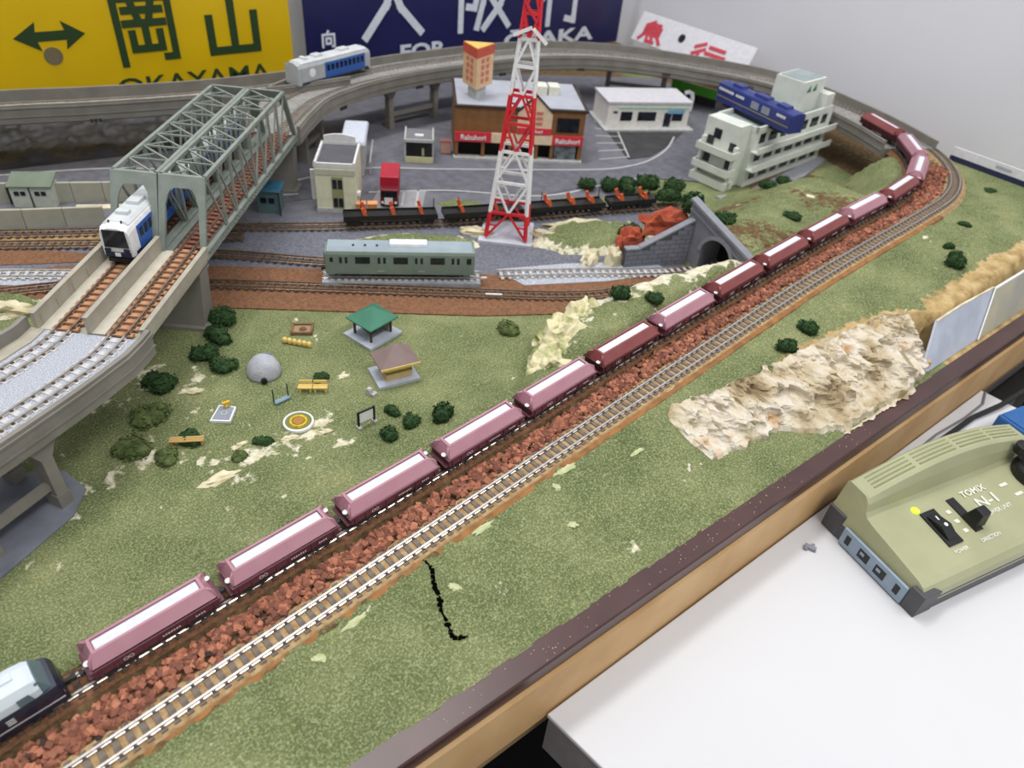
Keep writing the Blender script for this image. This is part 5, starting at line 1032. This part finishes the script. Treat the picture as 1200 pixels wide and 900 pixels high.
bush('dark shrub nearest the pink wagons, right of the notice board',11.2,15.9,0.75,0); bush('dark shrub in the middle of the three by the notice board',12.9,16.1,0.72,1); bush('small dark shrub behind the notice board',12.6,17.7,0.6,2); bush('largest dark shrub beside the fifth wagon',14.9,15.5,0.95,0,1.2); bush('small dark shrub behind the yellow double bench',10.4,23.0,0.6,1,0.8)
bush('small dark shrub below the round flower bed',4.9,19.5,0.62,2,0.7); bush('low olive shrub by the rock, right of the pavilion',24.6,21.2,1.1,3,0.8); bush('round dark shrub on the rocky bank below the tunnel',32.0,17.1,0.9,0,1.15); bush('small dark shrub hidden behind the seventh wagon',33.0,15.0,0.8,1,0.8)
for k,(x,y,r) in enumerate(((6.2,34.0,1.3),(7.3,32.6,1.2),(6.4,30.9,1.15),(5.3,29.3,1.1),(5.6,27.6,0.95))): bush(('topmost','second','third','fourth','lowest')[k]+' of the dark shrubs lined up below the bridge pier',x,y,r,k%3,0.9)
for k,(x,y,r,m_) in enumerate(((-1.5,22.6,1.3,3),(0.3,25.0,1.4,3),(1.9,27.6,1.3,0),(-0.2,21.0,0.9,3),(1.6,21.9,0.8,1),(3.2,19.0,0.6,3))): bush(('olive shrub on the bank beside the left viaduct column','large olive shrub under the viaduct deck','dark shrub in shade beside the bridge pier foot','low olive shrub left of the tan bench','dark shrub just behind the tan bench','tiny olive shrub among white plaster above the pink wagons')[k],x,y,r,m_,0.7)
for k,(x,y,r) in enumerate(((47.4,37.0,1.1),(48.9,36.0,1.2),(50.6,34.9,1.4),(52.3,33.2,1.5),(53.7,31.6,1.4),(51.8,30.2,1.3))): bush(('first','second','third','fourth','fifth','sixth')[k]+' dark shrub from the left in the hedge above the tunnel',x,y,r,k%3,1.0, z=0.3 if k < 3 else 0.8)
bush('dark shrub left of the tunnel portal top',46.4,23.6,1.5,0,1.0,4.0); bush('dark shrub just right of the tunnel portal top',47.6,20.6,1.2,1,1.0); bush('small shrub by the orange rock at the flat wagons',42.6,26.6,1.3,2,0.8,1.0)
bush('dark shrub at the foot of the hospital path',60.0,24.6,1.0,2,0.9); bush('neighbouring dark shrub right of the hospital path shrub',61.6,24.2,0.9,0,0.9); bush('low dark shrub on the hill above the ninth wagon',53.5,17.6,0.9,1,0.6)
bush('dark shrub left of the pair above the plaster cliff',38.0,6.4,0.85,0,1.1); bush('dark shrub right of the pair above the plaster cliff',40.9,6.9,0.85,1,1.0)
for k,(x,y,r) in enumerate(((58.9,4.9,0.9),(60.0,5.8,0.7),(61.2,6.9,0.5))): bush(('large','middle','small upper')[k]+' clump of the tall shrub above the grey blue card',x,y,r,k,1.2)
bush('lone small shrub on the right hand turf near the curve',66.6,8.2,0.6,2,0.7); bush('flat dark tuft on turf at the far right',77,10.5,0.7,1,0.4)
# plaster crumbs on turf
for k,(x,y,r,l) in enumerate(((1.7,18.0,0.9,'long cream plaster crust at the foot of the playground bank'),(6.3,18.9,0.5,'cream plaster scrap right of the small shrub'),(3.6,19.9,0.45,'cream plaster scrap left of the small shrub'),(8.2,18.3,0.45,'cream plaster scrap below the flower bed'),(3.0,26.2,0.7,'cream plaster scrap beside the play dome'))): rock('plaster_scrap', l, (x,y,gz(x,y)), (r*2.2,r*0.8,0.3), m_plast, 40+k, R.uniform(-0.6,0.2), 3, 0.5, 'plaster')
for k,(x,y,r,l) in enumerate(((1.3,4.75,0.35,'pale plaster scrap on the near turf left of the crack'),(8.3,4.3,0.32,'pale plaster scrap on the near turf right of the crack'),(15.7,3.9,0.32,'white plaster spot on the turf in the middle foreground'),(16.5,6.2,0.3,'white plaster spot beside the track above the middle foreground'))): rock('plaster_scrap', l, (x,y,gz(x,y)-0.02), (r*2,r*1.2,0.14), M('plaster_green',(196,198,158),0.9,(160,170,116),120), 60+k, R.uniform(0,3), 3, 0.5, 'plaster')
for k,(x,y,r,l) in enumerate(((26.2,16.7,(4.2,3.6,3.3),'big cream plaster rock face at the left end of the bank'),(24.0,15.4,(3.8,3.2,2.3),'low cream plaster rock beside the sixth wagon'),(28.8,17.8,(4.0,2.8,3.1),'cream plaster rock on the bank below the round shrub'))): rock('plaster_rock', l, (x,y,gz(x,y)*0.35), r, M('plaster_moss',(214,206,168),0.9,(150,156,96),70,lo=0.45,hi=0.6,bump=0.6,bs=400), 80+k, 0.5, 4, 0.28)
# ------------------------------------------------------------------ wall signs
YS = 75.0
t = thing('yellow_sign', 'big yellow enamel sign with green Japanese characters leaning at the back', 'sign', (10,YS+0.3,0)); m_g = M('sign_green',(38,64,26),0.5)
MB().box((0,0.2,9.3),(46,0.4,13.4)).build('plate', M('sign_yellow',(222,184,4),0.35,(214,176,2),10), t, bevel=0.15)
ar = [(-5.3,8.95),(-3.1,10.3),(-3.3,9.4),(-0.7,9.4),(-0.9,10.3),(1.1,8.95),(-0.9,7.6),(-0.7,8.5),(-3.3,8.5),(-3.1,7.6)]
MB().add([(x,-0.04,z) for x,z in ar]+[(x,0.02,z) for x,z in ar], [tuple(range(10)),tuple(reversed(range(10,20)))]+[(i,(i+1)%10,10+(i+1)%10,10+i) for i in range(10)]).build('double_arrow', m_g, t)
MB().lathe([(0.01,-0.06),(0.85,-0.06),(0.85,0.02),(0.01,0.02)],24,(-2.3,0,7.1),'y').build('bolt_hole', M('hole_grey',(120,108,80),0.6), t)
def strokes(parent, mat, ox, oz, sx, sz, lst, th, y=-0.05):
    mb = MB(); kk = 0
    for pts in lst:
        for (a_, b_) in zip(pts, pts[1:]):
            A_, B_ = Vector((ox+a_[0]*sx, y, oz+a_[1]*sz)), Vector((ox+b_[0]*sx, y, oz+b_[1]*sz)); d_ = (B_-A_).normalized()*th*0.5; mb.beam(A_-d_, B_+d_, th, th) if False else None
            n_2 = Vector((-d_.z,0,d_.x)); A_ -= d_; B_ += d_; q_ = [A_-n_2,B_-n_2,B_+n_2,A_+n_2]; kk += 0.006; mb.add([(p.x,p.y-0.03-kk,p.z) for p in q_]+[(p.x,p.y+0.03,p.z) for p in q_], ((0,1,2,3),(7,6,5,4),(0,4,5,1),(1,5,6,2),(2,6,7,3),(3,7,4,0)))
    mb.build('character', mat, parent)
OKA = [[(0.04,0),(0.04,1),(0.96,1),(0.96,0.06),(0.8,0.06)],[(0.2,0.82),(0.8,0.82)],[(0.34,0.9),(0.4,0.7)],[(0.66,0.9),(0.6,0.7)],[(0.18,0.62),(0.82,0.62)],[(0.5,0.62),(0.5,0.22)],[(0.26,0.46),(0.26,0.22),(0.74,0.22),(0.74,0.46)]]
YAMA = [[(0.5,1.15),(0.5,0.06)],[(0.04,0.68),(0.04,0.06),(0.96,0.06),(0.96,0.72)]]
strokes(t, m_g, 4.0, 5.7, 5.8, 6.2, OKA, 0.72); strokes(t, m_g, 13.4, 5.75, 5.5, 5.4, YAMA, 0.85)
text('OKAYAMA', 2.7, m_g, t, (11.3,-0.03,2.35), bold=0.012, stretch=(1.3,1,1)); 
tag(MB().box((-11.2,-0.02,6.0),(0.6,0.06,0.8)).build('comma_mark', m_g, t))
t = thing('blue_sign', 'big navy enamel sign with white Japanese characters leaning at the back', 'sign', (61.5,YS+0.3,0)); m_w = M('enamel_white',(226,230,240),0.4)
MB().box((0,0.2,9.8),(53.5,0.4,16.4)).build('plate', M('sign_navy',(28,30,84),0.35,(24,26,76),10), t, bevel=0.15)
DAI = [[(0,0.72),(1,0.72)],[(0.5,1.1),(0.5,0.72),(0.4,0.45),(0.05,0.02)],[(0.5,0.7),(0.64,0.4),(0.98,0.04)]]
strokes(t, m_w, 42.4-61.5, 5.8, 8.6, 8.2, DAI, 0.95)
HAN = [[(0.04,0),(0.04,1),(0.3,1),(0.2,0.68),(0.34,0.48),(0.3,0.32),(0.18,0.34)],[(0.46,0.95),(1,0.95)],[(0.46,0.95),(0.46,0.4),(0.36,0.02)],[(0.56,0.66),(0.94,0.66),(0.8,0.34),(0.5,0.0)],[(0.58,0.5),(0.98,0.02)]]
strokes(t, m_w, 56.9-61.5, 5.7, 8.6, 8.2, HAN, 0.85)
GYO = [[(0.3,1),(0.05,0.75)],[(0.34,0.72),(0.04,0.4)],[(0.22,0.52),(0.22,0)],[(0.5,0.92),(0.95,0.92)],[(0.44,0.6),(1.02,0.6)],[(0.78,0.6),(0.78,0.02),(0.62,0.06)]]
strokes(t, m_w, 70.9-61.5, 5.4, 9.0, 8.0, GYO, 0.85)
MUKO = [[(0.5,1.15),(0.4,0.92)],[(0.05,0),(0.05,0.9),(0.95,0.9),(0.95,0),(0.8,0)],[(0.32,0.22),(0.32,0.62),(0.68,0.62),(0.68,0.22),(0.32,0.22)]]
strokes(t, m_w, 36.8-61.5, 5.35, 1.7, 1.5, MUKO, 0.26)
text('FOR', 2.6, m_w, t, (51.2-61.5,-0.03,2.75), bold=0.03, stretch=(1.45,1,1)); text('\u014cSAKA', 2.6, m_w, t, (73.6-61.5,-0.03,2.55), bold=0.03, stretch=(2.1,1,1))
# white express board leaning on the right hand wall, red characters
t = thing('white_board', 'white express board with red characters leaning behind the right viaduct', 'sign', (88.0,61,3.0)); lean = 0.5
MB().box((0,0,2.0),(0.25,22,4.4)).build('plate', M('board_white',(226,226,232),0.5), t, rot=(0,lean,0))
KYU = [[(0.45,1.05),(0.2,0.82)],[(0.4,0.94),(0.72,0.94),(0.62,0.78)],[(0.2,0.78),(0.8,0.78),(0.8,0.42),(0.2,0.42)],[(0.2,0.6),(0.8,0.6)],[(0.1,0.1),(0.2,0.3)],[(0.38,0.32),(0.42,0.08),(0.7,0.08)],[(0.55,0.32),(0.6,0.22)],[(0.82,0.32),(0.95,0.12)]]
m_rc = M('board_red',(206,70,84),0.5)
def on_board(lst, yc, z0, w, h, th):
    mb = MB(); kk = 0
    for pts in lst:
        for a_, b_ in zip(pts, pts[1:]):
            A_, B_ = Vector((-0.16, yc+w/2-a_[0]*w, z0+a_[1]*h)), Vector((-0.16, yc+w/2-b_[0]*w, z0+b_[1]*h)); d_ = (B_-A_).normalized()*th/2; n_2 = Vector((0,-d_.z,d_.y)); A_ -= d_; B_ += d_
            q_ = [A_-n_2,B_-n_2,B_+n_2,A_+n_2]; kk += 0.006; mb.add([(-0.17-kk,p.y,p.z) for p in q_]+[(-0.1,p.y,p.z) for p in q_], ((0,1,2,3),(7,6,5,4),(0,4,5,1),(1,5,6,2),(2,6,7,3),(3,7,4,0)))
    mb.build('character', m_rc, t, rot=(0,lean,0))
on_board(KYU, 7.6, 0.0, 5.0, 3.0, 0.5); on_board(GYO, -3.8, -0.3, 5.6, 2.8, 0.55)
MB().lathe([(0.01,-0.02),(0.62,-0.02),(0.62,0.04),(0.01,0.04)],20,(-0.16,1.8,2.2),'x').build('hang_hole', m_black, t, rot=(0,lean,0))
t = thing('edge_board', 'white board with navy lower band standing along the right edge of the turf', 'sign', (81.6,5.2,4.0))
MB().box((0,0,1.35),(0.2,24,0.9)).build('white_band', M('board_white',(226,226,232),0.5), t); MB().box((0,0,0.45),(0.22,24,0.95)).build('navy_band', M('band_navy',(38,44,80),0.5), t)
for y,l in ((6.5,1.6),(3.0,1.2),(-0.5,2.4)): MB().box((-0.12,y,1.35),(0.02,l,0.3)).build('grey_print', M('print_grey',(176,176,188),0.6), t)
t = thing('green_plate', 'bright green plate with white end under the viaduct behind the shop', 'plate', (80.6,51.6,1.2), -1.3); MB().box((0,0,0.6),(7.6,0.3,1.2)).build('plate', M('plate_green',(92,190,48),0.5), t); MB().box((4.3,0,0.6),(1.1,0.3,1.2)).build('white_end', m_white, t); MB().box((0,0.3,-0.5),(6,0.2,1.2)).build('stand', m_asphd, t)
t = thing('white_marker', 'small white hooked marker in front of the green plate', 'marker', (77.4,49.6,0.05)); MB().tube([(0,0,0),(0,0,1.7),(-0.1,0.1,2.2),(-0.5,0.4,2.4),(-0.9,0.7,2.2)],0.3,8).build('hook', m_white, t)
# ------------------------------------------------------------------ controller on the white table
def controller():
    ZT = -4.63; t = thing('power_controller', 'olive green train power controller standing on the white table', 'controller', (31.5,-9.85,ZT), math.radians(-12.5))
    sh = M('controller_olive',(164,165,130),0.42,(156,157,122),30); dk = M('controller_base',(74,74,78),0.5); Lc, Dq = 17.0, 7.7
    MB().prism([(0,0.15),(Lc,0.15),(Lc,Dq),(0.15,Dq)],0.0,1.25).build('base', dk, t, bevel=0.08)
    MB().prism([(-0.02,0.1),(1.5,0.1),(0.9,0.9),(-0.02,1.1)],0.0,1.85).build('base_corner', dk, t, bevel=0.06); MB().prism([(0.1,6.5),(0.8,6.5),(0.8,7.8),(0.1,7.8)],0.0,1.9).build('base_corner', dk, t, bevel=0.06)
    # shell: sections across the depth, lofted along the length
    def sec(p, hump, inset=0.0):
        zf, zd0, zd1 = 1.0, 2.05, 2.75; q = [(0.12+inset,zf),(0.3+inset,1.65),(0.62+inset,2.0),(1.0+inset,2.14),(3.0,2.42),(5.0,2.68),(5.5,2.8),(5.72,3.05),(5.9,3.05+(hump-3.05)*0.55),(6.15,hump-0.12),(6.35,hump),(7.6,hump+0.05),(7.75,hump-0.1),(7.75,1.0)]
        return [(p, y, z) for y, z in q]
    hm = lambda p: 3.85+1.35*math.sin(PI*min(max((p-0.6)/15.8,0),1))
    st = [0.85]+[1.0+k*(Lc-1.9)/24 for k in range(25)]+[Lc-0.85]
    rs = []
    for i, p in enumerate(st): rs.append(sec(p, hm(p)))
    # sloped ends
    e0 = [(0.12+0.5*min(1,max(0,(z-1.0)/2.6)), y, z) for _, y, z in sec(0, hm(1.0))]; e1 = [(Lc-0.1-0.8*min(1,max(0,(z-1.0)/2.4)), y, z) for _, y, z in sec(0, hm(Lc))]
    MB().rings([e0]+rs+[e1]).build('shell', sh, t, bevel=0.06)
    # ventilation slots on the hump
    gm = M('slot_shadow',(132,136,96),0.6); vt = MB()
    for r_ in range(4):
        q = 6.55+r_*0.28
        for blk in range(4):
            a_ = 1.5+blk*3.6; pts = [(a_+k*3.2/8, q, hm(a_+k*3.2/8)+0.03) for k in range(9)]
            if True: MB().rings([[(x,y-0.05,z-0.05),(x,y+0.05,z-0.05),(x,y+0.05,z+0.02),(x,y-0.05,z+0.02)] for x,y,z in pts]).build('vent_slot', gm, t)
    dz = lambda q: 2.14+(q-1.0)*0.14; ti = math.atan(0.14)
    MB().lathe([(0.02,0),(0.26,0),(0.26,0.05),(0.16,0.14),(0.02,0.16)],18,(4.1,4.85,dz(4.85))).build('power_lamp', M('lamp_green',(190,230,40),0.3,emit=1.6), t, smooth=True)
    s = MB().box((0,0,0.06),(1.25,2.5,0.16)).build('rocker_switch', m_black, t, (4.75,3.3,dz(3.3)), (ti,0,0), bevel=0.04); MB().add([(-0.42,-0.9,0.1),(0.42,-0.9,0.1),(0.42,0.9,0.1),(-0.42,0.9,0.1),(-0.42,-0.9,0.18),(0.42,-0.9,0.18),(0.42,-0.1,0.5),(-0.42,-0.1,0.5),(0.42,0.9,0.2),(-0.42,0.9,0.2)], ((4,5,6,7),(7,6,8,9),(0,1,5,4),(1,2,8,6,5),(2,3,9,8),(3,0,4,7,9))).build('rocker', m_black, s); MB().box((0,0.55,0.34),(0.1,0.3,0.04)).build('switch_mark', m_white, s); MB().lathe([(0.08,0.0),(0.13,0.0),(0.13,0.03),(0.08,0.03)],12,(0,-0.05,0.5)).build('switch_mark', m_white, s)
    s = MB().box((0,0,0.03),(0.7,2.5,0.08)).build('lever_slot', m_black, t, (7.15,3.5,dz(3.5)), (ti,0,0)); MB().add(*frustum((0.55,0.55),0.05,(0.4,0.32),1.25)).build('lever_knob', m_black, s, (0.15,-0.55,0), bevel=0.08)
    wt = M('print_white',(228,230,214),0.6)
    text('TOMIX', 0.62, wt, t, (9.3,4.45,dz(4.45)+0.04), (ti,0,0), 0.025, 0.01, stretch=(1.15,1,1)); text('N-1', 1.0, wt, t, (9.75,3.45,dz(3.45)+0.04), (ti,0,0), 0.02, 0.01, stretch=(1.3,1,1)); text('POWER UNIT', 0.4, wt, t, (9.9,2.85,dz(2.85)+0.04), (ti,0,0), 0.02, 0.01)
    text('POWER', 0.34, wt, t, (4.75,1.55,dz(1.55)+0.04), (ti,0,0), 0.02, 0.01); text('DIRECTION', 0.34, wt, t, (7.5,1.55,dz(1.55)+0.04), (ti,0,0), 0.02, 0.01)
    for k, y in enumerate((4.0,3.3,2.6)): MB().box((6.25,y,dz(y)+0.02),(0.34,0.26,0.03)).build('direction_mark', wt, t)
    for k, (x, y) in enumerate(((12.0,4.3),(12.5,3.4),(12.7,2.3))): MB().box((x,y,dz(y)+0.02),(0.7,0.22,0.03)).build('printed_mark', wt, t)
    kb = MB().lathe([(0.02,0),(1.5,0),(1.45,0.7),(1.3,0.9),(0.02,0.95)],28,(14.9,4.1,dz(4.1))).build('speed_knob', m_black, t, bevel=0.04); MB().box((14.2,3.2,dz(4.1)+1.0),(1.2,0.12,0.1),0.9).build('knob_pointer', m_white, kb); MB().lathe([(0.3,2.9),(0.62,2.9),(0.62,3.5),(0.3,3.6)],16,(14.4,5.3,1.0)).build('knob_cap', m_black, t)
    # blue socket panel on the left end
    pn = MB().box((0,0,0),(0.2,5.0,1.4)).build('socket_panel', M('socket_blue',(142,160,178),0.5), t, (-0.02,3.6,0.82), (0,0,0), bevel=0.05)
    for k, y in enumerate((-1.95,-0.65,0.65,1.95)):
        w = 0.36 if k in (0,3) else 0.8; so = MB().box((-0.08,y,0.02),(0.08,w,0.7)).build('socket', m_black, pn)
        if k in (1,2): MB().box((-0.13,y+0.1,0.1),(0.06,0.3,0.2)).build('socket_tongue', M('socket_blue',(142,160,178),0.5), so)
controller()
ZT = -4.64
t = thing('blue_box', 'blue plastic box behind the controller at the right edge', 'box', (54.2,-6.6,ZT), -0.2); MB().box((0,0,1.2),(5,3.2,2.4)).build('box', M('box_blue',(36,94,158),0.5), t, bevel=0.2); MB().box((0,0,2.42),(4.6,2.8,0.1)).build('lid', M('box_blue',(36,94,158),0.5), t)
tag(MB().tube([(40,-3.6,ZT+0.15),(44,-2.7,ZT+0.15),(49.5,-2.9,ZT+0.15),(53.5,-3.0,ZT+0.2),(57,-3.6,ZT+0.3),(60.5,-3.9,ZT+0.5),(62.5,-4.2,ZT-0.5),(64,-4.5,ZT-6)],0.22,10).build('power_cable', m_black), 'thick black cable running from the controller over the table end', 'cable')
tag(MB().tube([(39.5,-2.6,ZT+0.08),(44,-2.4,ZT+0.1),(49,-2.3,ZT+0.1),(53,-2.6,ZT+0.1),(56.2,-2.6,ZT+0.12),(58,-2.0,ZT+0.1),(58.8,-1.6,ZT-0.6)],0.09,8).build('thin_wire', M('wire_grey',(120,120,124),0.5)), 'thin grey wire curving across the white table beside the wood board', 'wire')
t = thing('grey_connector', 'tiny grey plastic connector lying on the white table', 'connector', (30.75,-3.15,ZT), 0.4); m_cn = M('connector_grey',(136,136,148),0.6)
MB().box((0,0,0.12),(0.3,0.7,0.24)).build('bar', m_cn, t); MB().box((0.2,-0.12,0.1),(0.4,0.2,0.2)).build('prong', m_cn, t); MB().box((-0.15,0.25,0.1),(0.3,0.2,0.2)).build('prong', m_cn, t)
t = thing('chrome_stand', 'thin silver stand rod in the dark gap beyond the white table', 'rod', (62.0,-3.2,-75)); MB().tube([(0,0,1),(0.2,-0.1,69)],0.25,10).build('rod', m_rail, t); MB().lathe([(0.1,0),(2.2,0),(2.2,1),(0.6,1.4)],20).build('foot', m_dark, t)

t = thing('gap_filler_box', 'black filler box added to darken the gap right of the white table', 'box', (78,-18,-75)); MB().box((0,0,32),(26,34,64)).build('box', m_black, t, bevel=0.6); MB().box((0,0,65),(26.6,34.6,2)).build('lid', m_black, t, bevel=0.4)  # added black block standing in for dark bags, keeps the gap black
for k,(x,y,r,l) in enumerate(((3.6,5.45,0.7,'pale plaster streak beside the empty track left of the crack'),(11.6,6.3,0.7,'pale plaster streak beside the empty track right of the crack'),(17.8,6.9,0.8,'pale plaster streak beside the empty track above the bare foreground'),(22.3,5.6,0.5,'white plaster scrap on the turf left of the cliff'),(28.0,8.2,0.5,'white plaster scrap on the turf above the left end of the cliff'))): rock('plaster_scrap', l, (x,y,gz(x,y)-0.02), (r*2.2,r*0.5,0.14), M('plaster_green',(196,198,158),0.9), 90+k, 0.08, 3, 0.5, 'plaster')
